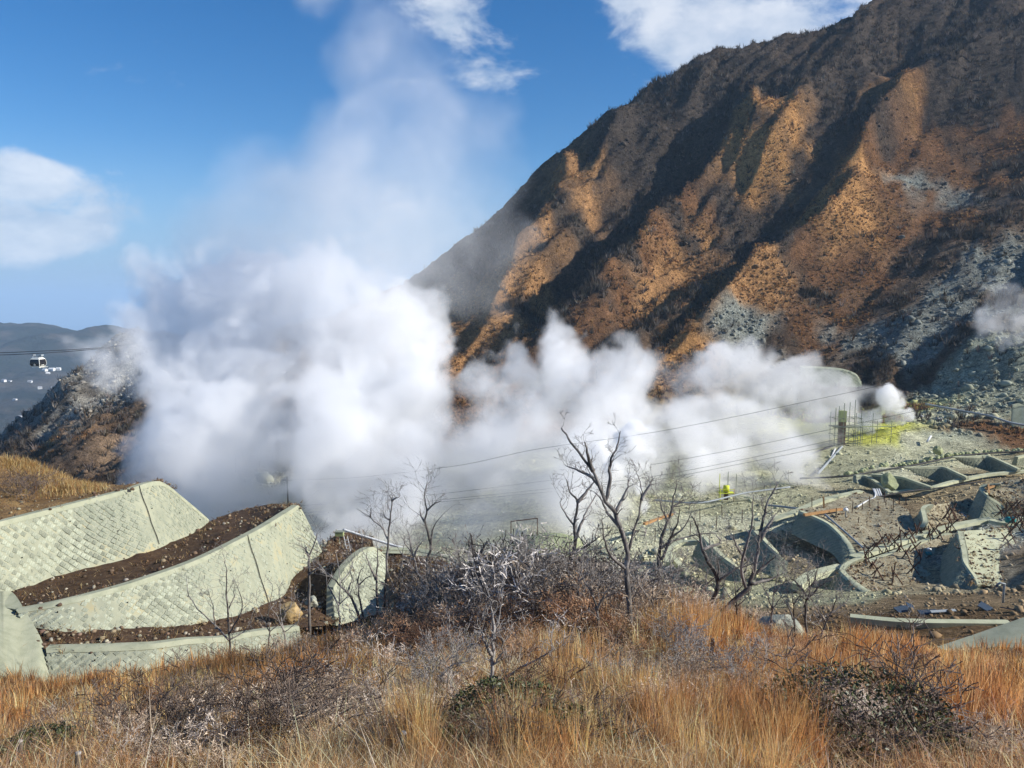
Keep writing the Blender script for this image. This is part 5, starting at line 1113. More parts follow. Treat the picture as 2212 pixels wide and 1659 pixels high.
pipe('black_hose', 'long black hose along the row of pale stones', [(800, 478.5, 160), (848, 476, 160), (890, 469, 166), (920, 464, 172), (955, 456.5, 177), (990, 453, 180), (1040, 451, 181)], .2, M_BPIPE, 'hose')
pipe('black_hose', 'black hose below the trio of check walls', [(842, 503, -34.3), (880, 496.5, -34.6), (910, 491, -35.2), (935, 488.5, -35.2), (985, 481, -34.4)], .15, M_BPIPE, 'hose')
pipe('black_hose', 'dark bundled hoses left of the scaffold foot', [(801, 462, 184), (815, 453, 188), (832, 446.5, 192)], .35, M_BPIPE, 'hose')
pipe('grey_pipe', 'long grey pipe along the pale track to the concrete block', [(925, 404, 211), (960, 410.5, 207), (990, 416, 203), (1012, 423, 200), (1045, 428, 198)], .3, M_GPIPE)
pipe('white_pipe', 'white pipe piece leaning on the sulphur slope', [(927, 442, 190), (931, 436, 192)], .25, M_WPIPE)
pipe('white_pipe', 'white pipe in the shadowed basin behind the hooked wall', [(953, 508, -35), (966, 516.5, -35.4)], .15, M_WPIPE)
pipe('white_pipe', 'white pipe lying among debris by the short grey tree', [(806, 612, -36), (822, 608, -36), (836, 604, -36)], .18, M_WPIPE)
plank('timber_plank', 'pale board below the white pipe among debris', (834, 613, -35.5), (846, 609.5, -35.5), .5, .08, M_WPIPE, 'board')
def barrel(label, px, py, z, s, material):
    p = pz(px, py, z); root = thing('barrel', label, 'barrel', p)
    MB().tube([(-s, 0, s * .8), (-s * .5, 0, s * .8), (s * .5, 0, s * .8), (s, 0, s * .8)], [s * .72, s * .8, s * .8, s * .72], 14).build('drum', material, root, True)
    MB().tube([(s * 1.01, 0, s * .8), (s * 1.06, 0, s * .8)], s * .6, 14).build('lid', M_WHITE, root)
barrel('teal drum lying among the trestles by the stepped wall', 1010, 523, -33.9, .62, M_TEAL)
barrel('small teal canister on the shaded brown plot', 928, 556, -36.3, .4, M_TEAL)
boulder('litter_block', 'small white box on the plot beside the teal canister', 929, 550, 4, 31, M_WHITE, .8, 105, 'box')
for i, (px, py, w, l, a, t, nmx) in enumerate(((902, 612, .7, 1.4, .4, M_BLUE, 'blue grey sheet half buried above the shaded wall'), (910, 609, .6, 1.2, 1.2, M_BLUE, 'second blue grey sheet leaning behind the first'), (928, 615, .5, 1.6, .1, M_BLUE, 'flat dark blue board right of the blue sheets'), (943, 614, .25, 2.2, .15, M_GPIPE, 'long pale batten beside the flat blue board'), (985, 610, .9, 1.2, .8, M_BLUE, 'blue tarpaulin piece at the edge of the shadow'), (1010, 612, .5, 1.3, 2.6, M_BLUE, 'blue board close to the concrete ramp'))):
    Yd = 62 + (622 - py) * .9; p = hit(px, py, 40)
    o = MB().box((0, 0, .25), (l, w, .07), Matrix.Rotation(a, 3, 'Z') @ Matrix.Rotation(.35, 3, 'X')).build('debris_sheet', t, None, loc=p); tag(o, nmx, 'debris')
root = thing('standpipe', 'bent blue white standpipe in the shadow by the right slope', 'standpipe', hit(1003, 603, 40)); MB().tube([(0, 0, -.2), (0, 0, 1.5), (.05, 0, 1.7), (-.35, 0, 1.8), (-.6, 0, 1.65)], .09, 8).build('riser', M_GPIPE, root, True); MB().tube([(-.6, 0, 1.65), (-.62, 0, 1.45)], .12, 8).build('nozzle', M_BLUE, root)

# wooden chimney in its scaffold
def scaffold():
    b = at(842, 447, 193); root = thing('scaffold_tower', 'rickety scaffold tower round a tall brown chimney beside the yellow vent', 'scaffold', b)
    X = (-2.6, -.5, 2.2, 3.9); Yy = (-1.4, 1.6); H_ = ((10.2, 11.4, 12.2, 9.4), (8.8, 10.2, 11.2, 8.4))
    for j, y in enumerate(Yy):
        for i, x in enumerate(X): MB().tube([(x, y, -.6), (x + .06, y, H_[j][i])], .085, 6).build('standard', M_SCAF, root)
    for z in (1.2, 3.2, 5.2, 7.4):
        for y in Yy: MB().tube([(X[0] - .4, y, z), (X[3] + .4, y, z + .05)], .07, 6).build('ledger', M_SCAF, root)
        for x in X: MB().tube([(x, Yy[0] - .3, z + .1), (x, Yy[1] + .3, z + .1)], .07, 6).build('transom', M_SCAF, root)
    for a, b_ in (((-2.6, -1.5, 0), (2.2, -1.5, 3.2)), ((2.2, -1.5, 3.2), (-2.6, -1.5, 5.4)), ((3.9, -1.5, 1), (.4, -1.5, 7.3))): MB().tube([a, b_], .06, 6).build('brace', M_SCAF, root)
    for k in range(5): MB().box((.65, -1.2 + k * .6, 5.36), (7.4, .5, .06)).build('deck_board', M_SCAF, root)
    for x in (2.5, 3.1): MB().tube([(x, -1.9, -.5), (x, -1.6, 5.3)], .06, 6).build('ladder_rail', M_SCAF, root)
    for k in range(11): MB().tube([(2.5, -1.87 + k * .026, .1 + k * .48), (3.1, -1.87 + k * .026, .1 + k * .48)], .045, 5).build('ladder_rung', M_SCAF, root)
    ch = thing('wooden_chimney', 'tall square brown chimney with green stained top inside the scaffold', 'chimney', at(841.5, 447, 193.3))
    MB().box((-.1, 0, 3.0), (1.35, 1.35, 7.0)).build('lower_shaft', M_BROWN, ch); MB().box((-.1, 0, 7.9), (1.5, 1.5, 2.8)).build('upper_shaft', M_MOSS, ch)
    for z in (1.0, 2.6, 4.4): MB().box((-.1, 0, z), (1.45, 1.45, .16)).build('band', M_RUST, ch)
    w = thing('walkway', 'narrow plank walkway leading from the scaffold towards the yellow vent', 'walkway', at(853, 427, 193))
    for k in range(2): MB().box((5.3, -.3 + k * .6, .05 + .08), (10.4, .5, .08)).build('deck_board', M_MOSS, w)
    for x in (2.5, 6.2, 9.8): MB().tube([(x, .1, -5.2), (x, .1, 1.6)], .07, 6).build('support_pole', M_SCAF, w)
    MB().tube([(0, .6, 1.1), (10.4, .6, 1.25)], .05, 6).build('handrail', M_SCAF, w)
    MB().tube([(5.2, .7, -5.5), (5.3, .7, 3.5)], .06, 6).build('support_pole', M_SCAF, w)
scaffold()
def yellow_device():
    b = at(726, 497, 150); root = thing('vent_housing', 'bright yellow capped well head on a small platform', 'well head', b)
    MB().tube([(0, 0, -.5), (0, 0, 1.2)], .45, 10).build('well_pipe', M_BROWN, root, True); MB().tube([(0, 0, 1.2), (0, 0, 2.3)], .62, 12).build('cap', M_YEL, root, True)
    MB().box((0, 0, .9), (2.9, 1.6, .12)).build('platform', M_YEL, root)
    for x, h in ((-1.3, 4.6), (.35, 5.0), (2.0, 4.6)): MB().tube([(x, .3, -.6), (x + .05, .3, h)], .07, 6).build('pole', M_SCAF if x > -1 else M_YEL, root)
    MB().tube([(-1.4, -.8, 1.7), (1.4, -.8, 1.7)], .06, 6).build('guard_rail', M_YEL, root)
    for x in (-1.35, 1.35): MB().tube([(x, -.8, -.6), (x, -.8, 1.9)], .07, 6).build('guard_post', M_YEL if x < 0 else M_PLANK, root)
    st = thing('steps', 'small pale staircase leading down from the yellow well head', 'steps', at(737, 496, 149))
    for k in range(7): MB().box((.25 + k * .55, 0, .3 - k * .17), (.5, .9, .07)).build('tread', M_CONC2, st)
    MB().bar((0, -.45, .25), (4.1, -.45, -.95), .1).build('string_board', M_CONC2, st); MB().bar((0, -.45, 1.1), (4.1, -.45, -.05), .06).build('handrail', M_SCAF, st)
yellow_device()
def box_stand():
    b = at(340, 552, 84); root = thing('instrument_box', 'olive box on a light pole stand in front of the white steam', 'instrument box', b)
    MB().box((0, 0, 2.1), (.9, .6, .45)).build('box_body', M_MOSS, root); MB().box((0, 0, 2.36), (1.0, .7, .05)).build('lid', M_SCAF, root)
    for x in (-.45, .0, .45): MB().tube([(x * 1.6, -.3, -.4), (x, 0, 1.9)], .045, 5).build('stand_leg', M_SCAF, root); 
    for x in (-.45, .45): MB().tube([(x * 1.5, .5, -.4), (x, .1, 1.9)], .045, 5).build('stand_leg', M_RUST, root)
    MB().tube([(-.7, -.2, .6), (.7, -.2, .9)], .035, 5).build('cross_bar', M_SCAF, root)
    ld = thing('ladder', 'pale short ladder leaning beside the olive box', 'ladder', at(346, 553, 83))
    for x in (-.2, .2): MB().tube([(x + .5, -.3, -.3), (x, 0, 1.9)], .04, 5).build('ladder_rail', M_WPIPE, ld)
    for k in range(6): MB().tube([(.28 - k * .07, -.28 + k * .04, .0 + k * .3), (.68 - k * .07, -.28 + k * .04, .0 + k * .3)], .03, 5).build('ladder_rung', M_WPIPE, ld)
    pipe('white_pipe', 'white pipe running right from the olive box behind the dead trees', [(343, 529.5, 85), (365, 536.5, 84.6), (392, 545, 84.2), (430, 556, 83)], .14, M_WPIPE)
box_stand()
def gate_frame():
    b = at(511, 541, 92); s = 92 / FPX; root = thing('gate_frame', 'thin rusty rectangular frame standing on the pale outcrop', 'frame', b)
    w = 27 * s
    MB().tube([(0, 0, -.3), (0, 0, 2.45)], .06, 6).build('frame_post', M_RUST, root); MB().tube([(w, 0, .7), (w, 0, 2.85)], .06, 6).build('frame_post', M_RUST, root); MB().tube([(-.05, 0, 2.45), (w + .05, 0, 2.85)], .06, 6).build('frame_beam', M_RUST, root)
gate_frame()
# power lines
def cable(label, pts, r=.03, name='overhead_cable', cat='cable', group='overhead cables across the valley', m=None):
    P = [at(*p) for p in pts]; c = P[0].copy(); o = MB().tube([p - c for p in catmull(P, 40)], r, 5).build(name, m or M_BPIPE, None, True, c); return tag(o, label, cat, group)
cable('uppermost overhead cable crossing in front of the steam to the scree', [(290, 480, 182), (350, 478, 168), (418, 471, 150), (470, 463.5, 146), (537, 449, 142), (650, 433, 138), (750, 413.6, 134), (886, 384.5, 130), (1024, 356, 126), (1100, 339, 124)])
cable('second overhead cable passing above the scaffold deck', [(290, 506, 182), (360, 502, 168), (434, 494.6, 150), (537, 482, 146), (650, 465, 142), (750, 446.4, 138), (903.6, 413.6, 134), (1040, 383, 130)])
cable('third overhead cable crossing the scaffold tower', [(290, 514, 182), (360, 508, 168), (430, 501, 150), (537, 490, 146), (650, 477, 142), (750, 458, 138), (911, 423, 134), (1040, 394, 130)])
cable('lowest overhead cable just under the third one', [(290, 517, 182), (360, 511, 168), (430, 503, 150.5), (537, 493, 146.5), (650, 481, 142.5), (750, 462, 138.5), (911, 430, 134.5), (1040, 403, 130.5)])
for i, (px, py, Y, lab) in enumerate(((289, 535, 182.5, 'dark wooden cable pole swallowed by the white steam'), (1104, 440, 126, 'cable pole on the far right slope'))):
    p = at(px, py, Y); root = thing('cable_pole', lab, 'pole', p); h = (py - (474 if i == 0 else 330)) * Y / FPX
    MB().tube([(0, 0, -1.5), (0, 0, h)], .16, 8).build('pole_shaft', M_POST, root, True); MB().bar((-1.2, 0, h - .8), (1.2, 0, h - .8), .14).build('cross_arm', M_POST, root)

# ropeway
def gondola():
    Y = 172; b = at(38.0, 362.5, Y); root = thing('gondola_cabin', 'black and white ropeway gondola hanging over the wooded valley', 'gondola', b); root.rotation_euler.z = R(-9); root.scale = (.84, .84, .84)
    W_, D_, Z0, Z1 = 1.45, 1.25, -1.15, 1.15
    m_w = metal('white_gondola_paint', (.75, .74, .66), .35, 0, .05); m_g = metal('dark_gondola_glass', (.012, .011, .012), .12, 0, .2)
    m_g.node_tree.nodes['Principled BSDF'].inputs['Specular IOR Level'].default_value = .5
    def ring(z, s): return [(-W_ * s, -D_ * s, z), (W_ * s, -D_ * s, z), (W_ * s, D_ * s, z), (-W_ * s, D_ * s, z)]
    lv = [(Z0, .74), (Z0 + .25, .9), (-.35, 1.03), (.3, 1.0), (Z1 - .25, .9), (Z1, .78)]
    vs = [p for z, s in lv for p in ring(z, s)]; fs = [(0, 3, 2, 1), (20, 21, 22, 23)]
    for i in range(5):
        for k in range(4): fs.append((i * 4 + k, i * 4 + (k + 1) % 4, i * 4 + 4 + (k + 1) % 4, i * 4 + 4 + k))
    MB().add(vs, fs).build('cabin_shell', m_w, root)
    def pane(nmx, axis, sgn):
        vs, fs = [], []
        for i, (z, s) in enumerate(lv[1:5]):
            z2 = z + (.05 if i == 0 else 0); d = (D_ if axis == 'y' else W_) * s + .03; w = (W_ if axis == 'y' else D_) * s - .11
            vs += [(-w, sgn * d, z2), (w, sgn * d, z2)] if axis == 'y' else [(sgn * d, -w, z2), (sgn * d, w, z2)]
        for i in range(3): fs.append((i * 2, i * 2 + 1, i * 2 + 3, i * 2 + 2))
        return MB().add(vs, fs).build(nmx, m_g, root)
    f = pane('window', 'y', -1); pane('window', 'y', 1); pane('window', 'x', 1); pane('window', 'x', -1)
    MB().box((0, 0, Z1 + .08), (2.0, 1.7, .18)).build('roof_panel', m_w, root); MB().box((0, 0, Z0 - .08), (2.2, 1.9, .16)).build('floor_panel', m_w, root)
    MB().box((W_ + .35, 0, Z0 - .02), (.5, 2.0, .07)).build('door_step', m_w, root)
    # round emblem on the lower front window
    pts = [(.0 + math.cos(a) * .26, -D_ * 1.0 - .07, -.58 + math.sin(a) * .24) for a in (i * math.pi / 8 for i in range(17))]
    MB().tube(pts, .045, 5).build('emblem_ring', m_w, f); MB().add([(-.14, -D_ - .09, -.66), (.14, -D_ - .09, -.66), (.03, -D_ - .09, -.48)], [(0, 1, 2)]).build('emblem_peak', m_w, f)
    MB().bar((W_ + .08, -.75, -.62), (W_ + .08, .25, -.58), .1).build('name_strip', m_w, root)
    for y in (-.5, .5): MB().bar((-.9, y, Z1 + .15), (-1.2, y * .6, Z1 + .75), .12).bar((.9, y, Z1 + .15), (1.2, y * .6, Z1 + .75), .12).build('hanger_arm', M_GPIPE, root)
    MB().box((0, 0, Z1 + .5), (2.6, .35, .16)).box((-1.2, 0, Z1 + .82), (.5, .9, .3)).box((1.2, 0, Z1 + .82), (.5, .9, .3)).build('cable_carriage', M_GPIPE, root)
    for i, dz in enumerate((0, .55)):
        cable(('lower' if i == 0 else 'upper') + ' ropeway cable carrying the gondola', [(-40, 354.5 - i * 3, 172), (0, 355 - i * 2.3, 172), (38, 353.4 - i * 2.2, 172), (70, 351.3 - i * 1.5, 178), (110, 347.5 - i * .8, 192), (150, 341, 215), (190, 331, 240)], .07, 'ropeway_cable', 'cable', 'ropeway cables')
gondola()
# the village far below
m_wall = metal('pale_house_wall', (.75, .74, .70), .8, 0, .1); m_roof = metal('house_roof', (.30, .30, .32), .7, 0, .2)
sides = ('west', 'east')
for i, (px, py, w, lab) in enumerate(((45, 371, 16, 'long white house nearest the left ridge'), (52, 370.5, 18, 'white house right beside the long one'), (58.5, 369.5, 14, 'smaller white house touching the rock ridge'), (48, 374, 12, 'grey house just below the long white one'), (4, 381, 13, 'white house at the left edge of the valley village'), (10, 381.5, 10, 'tiny house next to the one at the edge'), (30, 382, 12, 'house alone in the dark woods'), (40, 388, 11, 'lowest house of the upper row'), (62, 393, 14, 'whitish house close under the ridge trees'), (15, 400, 10, 'low house in the trees under the village'), (52, 388, 9, 'little house between the upper and lower rows'), (20, 417, 9, 'house at the foot of the ridge'))):
    d = ray(px, py); t = 1300.0
    while t < 4200 and d.z * t > far_z(d.x * t, t): t += 12
    p = d * t; hgt = w * .42; root = thing('village_house', lab, 'house', p - Vector((0, 0, 2)), 'houses of the valley village'); root.rotation_euler.z = R(-25 + 17 * (i % 4))
    MB().box((0, 0, hgt / 2), (w, w * .7, hgt + 2)).build('wall', m_wall, root)
    MB().add([(-w * .55, -w * .42, hgt), (w * .55, -w * .42, hgt), (w * .55, w * .42, hgt), (-w * .55, w * .42, hgt), (-w * .5, 0, hgt + w * .25), (w * .5, 0, hgt + w * .25)], [(0, 1, 5, 4), (2, 3, 4, 5), (0, 4, 3), (1, 2, 5), (0, 3, 2, 1)]).build('roof', m_wall if i < 4 else m_roof, root)
    for k in (-1, 0, 1): MB().box((k * w * .28, -w * .355, hgt * .5), (w * .14, .1, hgt * .4)).build('window', M_DARK, root)
# row of pale stones beside the hose
def stone_row(lab, pts, n, s, grp):
    P = catmull([pz(*p) for p in pts], n); vs = {}
    for i, p in enumerate(P):
        k = i % 6
        if k not in vs:
            pv, pf = RP[k]; vs[k] = mesh_np('pale_stone', pv, pf, M_YELR)
        q = Vector((p.x + rnd.uniform(-.5, .5), p.y + rnd.uniform(-.6, .6), 0)); o = link('pale_stone', vs[k], None, (q.x, q.y, max(ground_at(q.x, q.y), p.z - .3) + .25))
        o.scale = [s * rnd.uniform(.6, 1.2)] * 3; o.rotation_euler.z = rnd.uniform(0, 6.28); tag(o, lab, 'stone', grp, 'thing')
stone_row('pale stone in the row along the black hose above the check walls', [(848, 473.5, 165), (890, 466, 172), (920, 461, 177), (955, 454, 182), (990, 451, 184), (1026, 449.5, 185)], 64, .62, 'pale stones along the hose')
stone_row('pale stone lining the ledge under the cracked check wall', [(990, 474, 158), (1005, 472, 160), (1030, 468, 163)], 18, .55, 'pale stones under the cracked check wall')

# thin rusty stakes on the brown plots and the upper ledge
for i, (px, py, z) in enumerate(((836, 517, -34.2), (852, 513, -34.3), (862, 509, -34.3), (869, 506.5, -34.4), (878, 511, -34.6), (886, 507, -34.5), (893, 511, -34.6), (899, 505, -34.4), (858, 525, -34.9), (884, 503, -34.4), (906, 503, -34.3), (812, 507, -34.4))):
    tag(MB().bar((0, 0, -.3), (.08 * math.sin(i), 0, 1.5 + .5 * math.sin(i * 2.3)), .1).build('rusty_stake', M_RUST, None, loc=pz(px, py, z)), 'thin rusty stake standing in the upper brown plot behind the bending wall', 'stake', 'rusty stakes of the upper plot')
for i, (px, py, z) in enumerate(((655, 540, -36), (690, 534, -36), (716, 528, -36), (742, 521, -36.2), (700, 520, -36.5), (722, 516, -36.6))):
    tag(MB().bar((0, 0, -.3), (.1 * math.sin(i), 0, 1.9), .1).build('rusty_stake', M_RUST, None, loc=pz(px, py, z)), 'thin rusty stake on the olive rubble behind the dead trees', 'stake', 'rusty stakes on the olive rubble')
log('long pale trunk lying on the olive rubble behind the twin stems', [(650, 526), (664, 519), (676, 512)], .22)
pipe('grey_pipe', 'thin grey conduit across the olive rubble below the yellow well head', [(655, 500, -38), (700, 503, -37.5), (745, 493, -37.2), (790, 487, -37)], .16, M_GPIPE)
pipe('grey_pipe', 'curved grey hose lying right of the yellow well head', [(766, 505, -36.8), (785, 507, -36.6), (800, 509, -36.3)], .2, M_GPIPE)
# ------------------------------------------------------------------ steam: real density grids filled from puffs and turbulence
def steam_mat(name, color=(.995, .996, .998), aniso=0.0):
    m = bpy.data.materials.new(name); m.use_nodes = True
    n, l = m.node_tree.nodes, m.node_tree.links; n.clear()
    out = n.new('ShaderNodeOutputMaterial'); v = n.new('ShaderNodeVolumePrincipled')
    v.inputs['Color'].default_value = (*color, 1); v.inputs['Density'].default_value = 1.0; v.inputs['Anisotropy'].default_value = aniso
    v.inputs['Density Attribute'].default_value = 'density'
    l.new(v.outputs[0], out.inputs['Volume'])
    return m
M_STEAM = steam_mat('steam_vapour')

def steam(name, label, blobs, vox, dens, lo=0.0, hi=.35, billow=(12, .35), fb=(14, .5), warp=(20, 4), seed=0, pad=1.35, squash=1.0, fade=None, cap=.38, wisp=.55, crease=0.0):
    """blobs: (px, py, Y, radius in picture points, weight). dens: extinction per metre in the thick of it."""
    B = []
    for b in blobs:
        px, py, Y, rp = b[:4]; w = b[4] if len(b) > 4 else 1.0
        B.append((at(px, py, Y), rp * Y / FPX, w))
    mn = Vector([min(c[i] - r * pad - warp[1] * .25 for c, r, w in B) for i in range(3)]); mx = Vector([max(c[i] + r * pad + warp[1] * .25 for c, r, w in B) for i in range(3)])
    t = bpy.data.node_groups.new(name, 'GeometryNodeTree')
    t.interface.new_socket('Geometry', in_out='OUTPUT', socket_type='NodeSocketGeometry')
    n, L = t.nodes, t.links.new
    pos = n.new('GeometryNodeInputPosition').outputs[0]
    def M(op, a, b=None, c=None, clamp=False):
        x = n.new('ShaderNodeMath'); x.operation = op; x.use_clamp = clamp
        for i, q in enumerate((a, b, c)):
            if q is None: continue
            if isinstance(q, (int, float)): x.inputs[i].default_value = q
            else: L(q, x.inputs[i])
        return x.outputs[0]
    def V(op, a, b=None, scale=None):
        x = n.new('ShaderNodeVectorMath'); x.operation = op
        for i, q in enumerate((a, b)):
            if q is None: continue
            if isinstance(q, (tuple, Vector)): x.inputs[i].default_value = q
            else: L(q, x.inputs[i])
        if scale is not None: x.inputs['Scale'].default_value = scale
        return x.outputs['Value'] if op in ('LENGTH', 'DISTANCE') else x.outputs[0]
    off = V('ADD', pos, (seed * 37.1, seed * 11.3, seed * 5.7))
    wn_ = n.new('ShaderNodeTexNoise'); wn_.inputs['Scale'].default_value = 1 / warp[0]; wn_.inputs['Detail'].default_value = 4; L(off, wn_.inputs['Vector'])
    wv = V('SCALE', V('SUBTRACT', wn_.outputs['Color'], (.5, .5, .5)), scale=warp[1] * 2)
    p = V('ADD', pos, wv)
    f = None
    for c, r, w in B:
        q = V('SUBTRACT', p, c)
        if squash != 1.0: q = V('MULTIPLY', q, (1, 1 / squash, 1))
        d = V('LENGTH', q)
        g = M('MULTIPLY_ADD', d, -w / r, w)
        f = g if f is None else M('SMOOTH_MAX', f, g, .12)
    # turbulence: the puffs only say where; torn edges and lumps come from fractal noise
    f = M('MINIMUM', f, cap)
    po = V('ADD', off, V('SCALE', wv, scale=.5))
    def nz(scale, detail, rough, kind='FBM', src=None, dist=0.0):
        x = n.new('ShaderNodeTexNoise'); x.noise_type = kind; x.inputs['Scale'].default_value = 1 / scale; x.inputs['Detail'].default_value = detail; x.inputs['Roughness'].default_value = rough; x.inputs['Distortion'].default_value = dist
        L(src or po, x.inputs['Vector']); return x.outputs[0]
    if billow[1]:
        f = M('MULTIPLY_ADD', M('ABSOLUTE', M('SUBTRACT', nz(billow[0], 1.0, .5), .5)), billow[1] * 4, f)
        f = M('MULTIPLY_ADD', M('ABSOLUTE', M('SUBTRACT', nz(billow[0] * .4, 1.0, .5), .5)), billow[1] * 2.2, f)
        f = M('MULTIPLY_ADD', M('ABSOLUTE', M('SUBTRACT', nz(billow[0] * .17, 1.0, .5), .5)), billow[1] * 1.1, f)
        f = M('SUBTRACT', f, billow[1] * .75)
    f = M('MULTIPLY_ADD', M('SUBTRACT', nz(fb[0], 7, .62, dist=.4), .5), fb[1] * 2, f)
    mr = n.new('ShaderNodeMapRange'); mr.interpolation_type = 'SMOOTHSTEP'; L(f, mr.inputs[0])
    for i, q in zip((1, 2, 3, 4), (lo, hi, 0.0, dens)): mr.inputs[i].default_value = q
    dn = mr.outputs[0]
    if wisp:                                   # uneven thickness, thin places and denser cores
        wm = n.new('ShaderNodeMapRange'); L(nz(fb[0] * .8, 5, .6), wm.inputs[0])
        for i, q in zip((1, 2, 3, 4), (.36, .62, 1 - wisp, 1 + wisp * .5)): wm.inputs[i].default_value = q
        dn = M('MULTIPLY', dn, wm.outputs[0])
    sz = n.new('ShaderNodeSeparateXYZ'); L(pos, sz.inputs[0])
    if fade:                                   # thins out with height between two levels
        mz = n.new('ShaderNodeMapRange'); L(sz.outputs[2], mz.inputs[0])
        for i, q in zip((1, 2, 3, 4), (fade[0], fade[1], 1.0, fade[2])): mz.inputs[i].default_value = q
        dn = M('MULTIPLY', dn, mz.outputs[0])
    vc = n.new('GeometryNodeVolumeCube'); L(dn, vc.inputs['Density'])
    vc.inputs['Min'].default_value = mn; vc.inputs['Max'].default_value = mx
    for i, k in enumerate(('Resolution X', 'Resolution Y', 'Resolution Z')): vc.inputs[k].default_value = max(8, int((mx[i] - mn[i]) / vox))
    sm = n.new('GeometryNodeSetMaterial'); sm.inputs['Material'].default_value = M_STEAM; L(vc.outputs[0], sm.inputs[0])
    go = n.new('NodeGroupOutput'); L(sm.outputs[0], go.inputs[0])
    me = bpy.data.meshes.new(name); me.materials.append(M_STEAM)
    o = link(name, me); md = o.modifiers.new('vapour', 'NODES'); md.node_group = t
    return tag(o, label, 'steam', kind='stuff', group='steam rising from the vents')

steam('steam_cloud', 'broad white steam cloud filling the valley behind the stone terraces', [
    (160, 318, 205, 44), (205, 305, 205, 46), (250, 318, 205, 50), (300, 322, 205, 50), (345, 328, 205, 46), (385, 325, 205, 42), (415, 345, 202, 36), (435, 372, 198, 30),
    (150, 360, 200, 40), (190, 385, 200, 56), (250, 400, 200, 66), (320, 395, 200, 70), (380, 385, 200, 52), (425, 400, 195, 42), (190, 425, 192, 50), (140, 462, 186, 36), (165, 492, 182, 44), (225, 478, 186, 56),
    (250, 440, 190, 40), (315, 450, 185, 60), (375, 450, 180, 60), (430, 440, 180, 45), (330, 512, 165, 48), (388, 512, 160, 52), (385, 520, 128, 26), (402, 505, 130, 24), (372, 500, 132, 26), (390, 540, 124, 24), (415, 528, 126, 22), (445, 500, 162, 45), (300, 490, 170, 36), (205, 512, 178, 44), (345, 545, 150, 34), (400, 548, 148, 36), (455, 470, 172, 48), (490, 450, 172, 40), (470, 520, 150, 44), (270, 540, 160, 30), (430, 545, 142, 36), (225, 345, 203, 50)],
    0.62, .12, lo=-.14, hi=.12, billow=(10, .20), fb=(28, 1.0), warp=(26, 30), seed=1)
steam('steam_veil', 'thin grey steam veil drifting high above the broad white cloud', [
    (250, 230, 215, 60), (310, 190, 215, 70), (370, 200, 215, 70), (420, 170, 215, 55), (440, 225, 215, 60), (355, 130, 215, 55), (352, 75, 215, 38), (362, 25, 215, 34), (355, -25, 215, 32), (395, 110, 215, 42), (310, 250, 212, 80), (400, 265, 210, 75), (470, 265, 208, 34), (455, 130, 215, 40), (470, 200, 212, 34), (250, 170, 215, 46), (200, 240, 214, 40), (285, 130, 215, 44), (410, 60, 215, 34)],
    1.1, .036, lo=-.14, hi=.8, billow=(40, .04), fb=(50, 1.2), warp=(46, 44), wisp=.7, seed=2)
steam('steam_bank', 'bank of white steam along the foot of the orange mountainside', [
    (515, 362, 195, 26), (555, 362, 190, 32), (600, 362, 185, 30), (585, 392, 180, 40), (628, 398, 175, 38), (545, 395, 185, 34), (500, 420, 180, 36), (480, 395, 185, 34), (610, 440, 165, 44)],
    0.55, .14, lo=-.08, hi=.26, billow=(8, .19), fb=(19, 1.0), warp=(15, 15), seed=3)
steam('steam_haze', 'thin grey steam lying low over the olive ground beyond the brush', [
    (480, 455, 160, 55), (540, 470, 155, 60), (590, 490, 148, 50), (520, 515, 135, 55), (570, 530, 125, 45), (630, 500, 140, 45), (460, 530, 130, 50), (500, 555, 118, 36), (530, 430, 165, 44), (600, 455, 155, 44), (560, 505, 138, 50)],
    0.8, .10, lo=-.12, hi=.6, billow=(16, .05), fb=(28, 1.1), warp=(24, 20), seed=4)
steam('steam_bank', 'long steam bank between the plume and the scaffold tower', [
    (660, 380, 205, 26), (690, 390, 205, 30), (720, 372, 208, 26), (752, 362, 210, 26), (775, 362, 210, 20), (800, 385, 208, 26), (770, 395, 205, 34), (730, 405, 200, 38), (690, 420, 195, 36), (800, 420, 200, 34), (830, 412, 202, 24), (760, 440, 185, 38), (720, 455, 175, 36), (680, 460, 165, 32), (858, 408, 204, 17), (790, 455, 180, 30)],
    0.55, .125, lo=-.10, hi=.25, billow=(8, .19), fb=(19, 1.0), warp=(15, 15), seed=5)
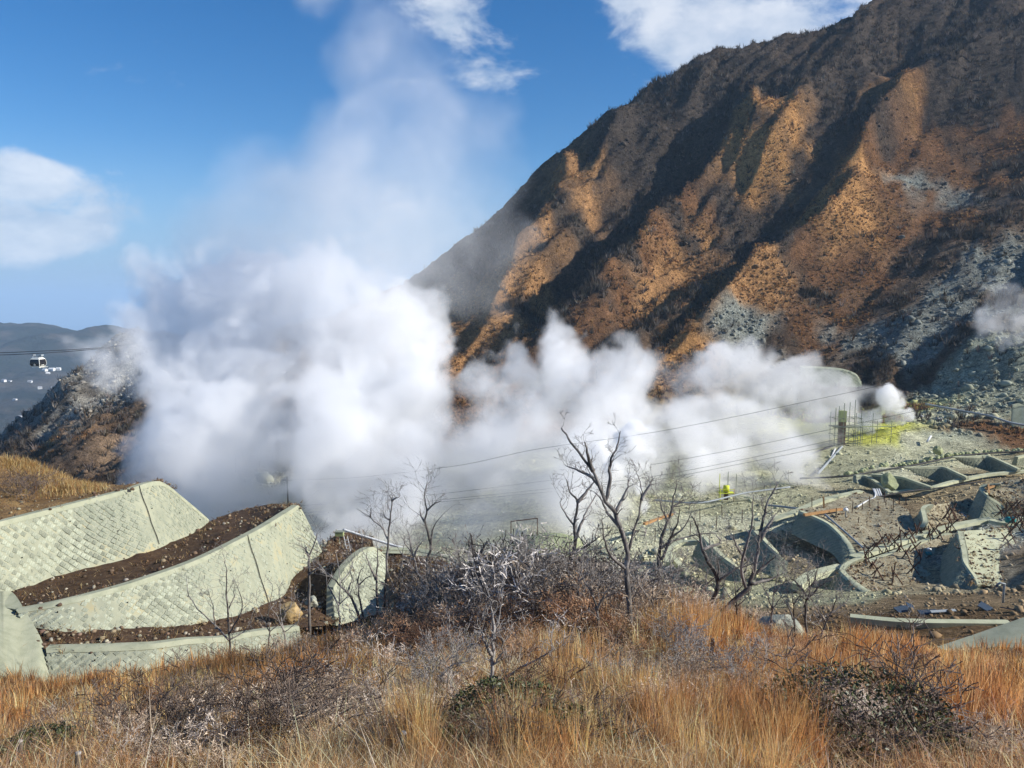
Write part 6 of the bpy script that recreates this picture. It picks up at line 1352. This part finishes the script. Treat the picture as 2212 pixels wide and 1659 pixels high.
steam('steam_bank', 'low grey wedge of steam creeping towards the trio of check walls', [
    (700, 478, 160, 26), (740, 482, 160, 30), (780, 482, 158, 26), (812, 484, 156, 18), (834, 488, 155, 12), (770, 462, 168, 26), (690, 498, 155, 20), (745, 498, 152, 18)],
    0.45, .18, lo=-.05, hi=.5, billow=(7, .12), fb=(14, 1.0), warp=(12, 11), seed=6)
steam('steam_plume', 'dense brilliant white plume shooting up behind the tallest dead tree', [
    (646, 503, 138, 8), (641, 488, 138, 11), (634, 474, 138, 14), (628, 458, 139, 16), (630, 440, 140, 17), (636, 432, 140, 14), (622, 446, 140, 14), (642, 458, 139, 11), (612, 470, 142, 14, .8), (600, 452, 146, 16, .7), (648, 484, 138, 7)],
    0.26, .9, lo=.1, hi=.32, billow=(3.6, .28), fb=(7, .55), warp=(5, 4), seed=7, wisp=.2)
steam('steam_plume', 'small puffy plume rooted at the yellow sulphur vent', [
    (905, 423, 201, 8), (897, 417, 201, 11), (889, 406, 201, 14), (886, 398, 201, 15), (896, 400, 201, 11), (875, 418, 202, 12, .8), (862, 424, 203, 12, .7)],
    0.32, .6, lo=.1, hi=.36, billow=(4, .26), fb=(8, .6), warp=(6, 5), seed=8, wisp=.3)
steam('steam_plume', 'steam puff drifting over the green slope by the far concrete block', [
    (995, 300, 225, 18), (1012, 312, 225, 22), (990, 322, 225, 18), (1005, 335, 225, 16), (978, 330, 225, 11), (1030, 322, 225, 20), (975, 290, 228, 8, .7)],
    0.5, .16, lo=.0, hi=.7, billow=(6, .12), fb=(12, 1.0), warp=(10, 10), seed=9)
steam('steam_wisp', 'faint wisp of steam over the shaded right hand slab', [
    (1005, 546, 100, 12), (1018, 548, 100, 14), (1032, 552, 100, 14), (994, 540, 101, 7, .7)], 0.25, .13, lo=.1, hi=.9, billow=(2.5, .2), fb=(4, .5), warp=(5, 1), seed=10)
steam('steam_wisp', 'tiny wisp rising from the rubble right of the scaffold', [
    (886, 446, 188, 6), (884, 438, 188, 6), (890, 432, 188, 6, .8), (905, 440, 190, 9, .7)], 0.4, .12, lo=.1, hi=.9, billow=(2.5, .2), fb=(4, .5), warp=(5, 1), seed=11)
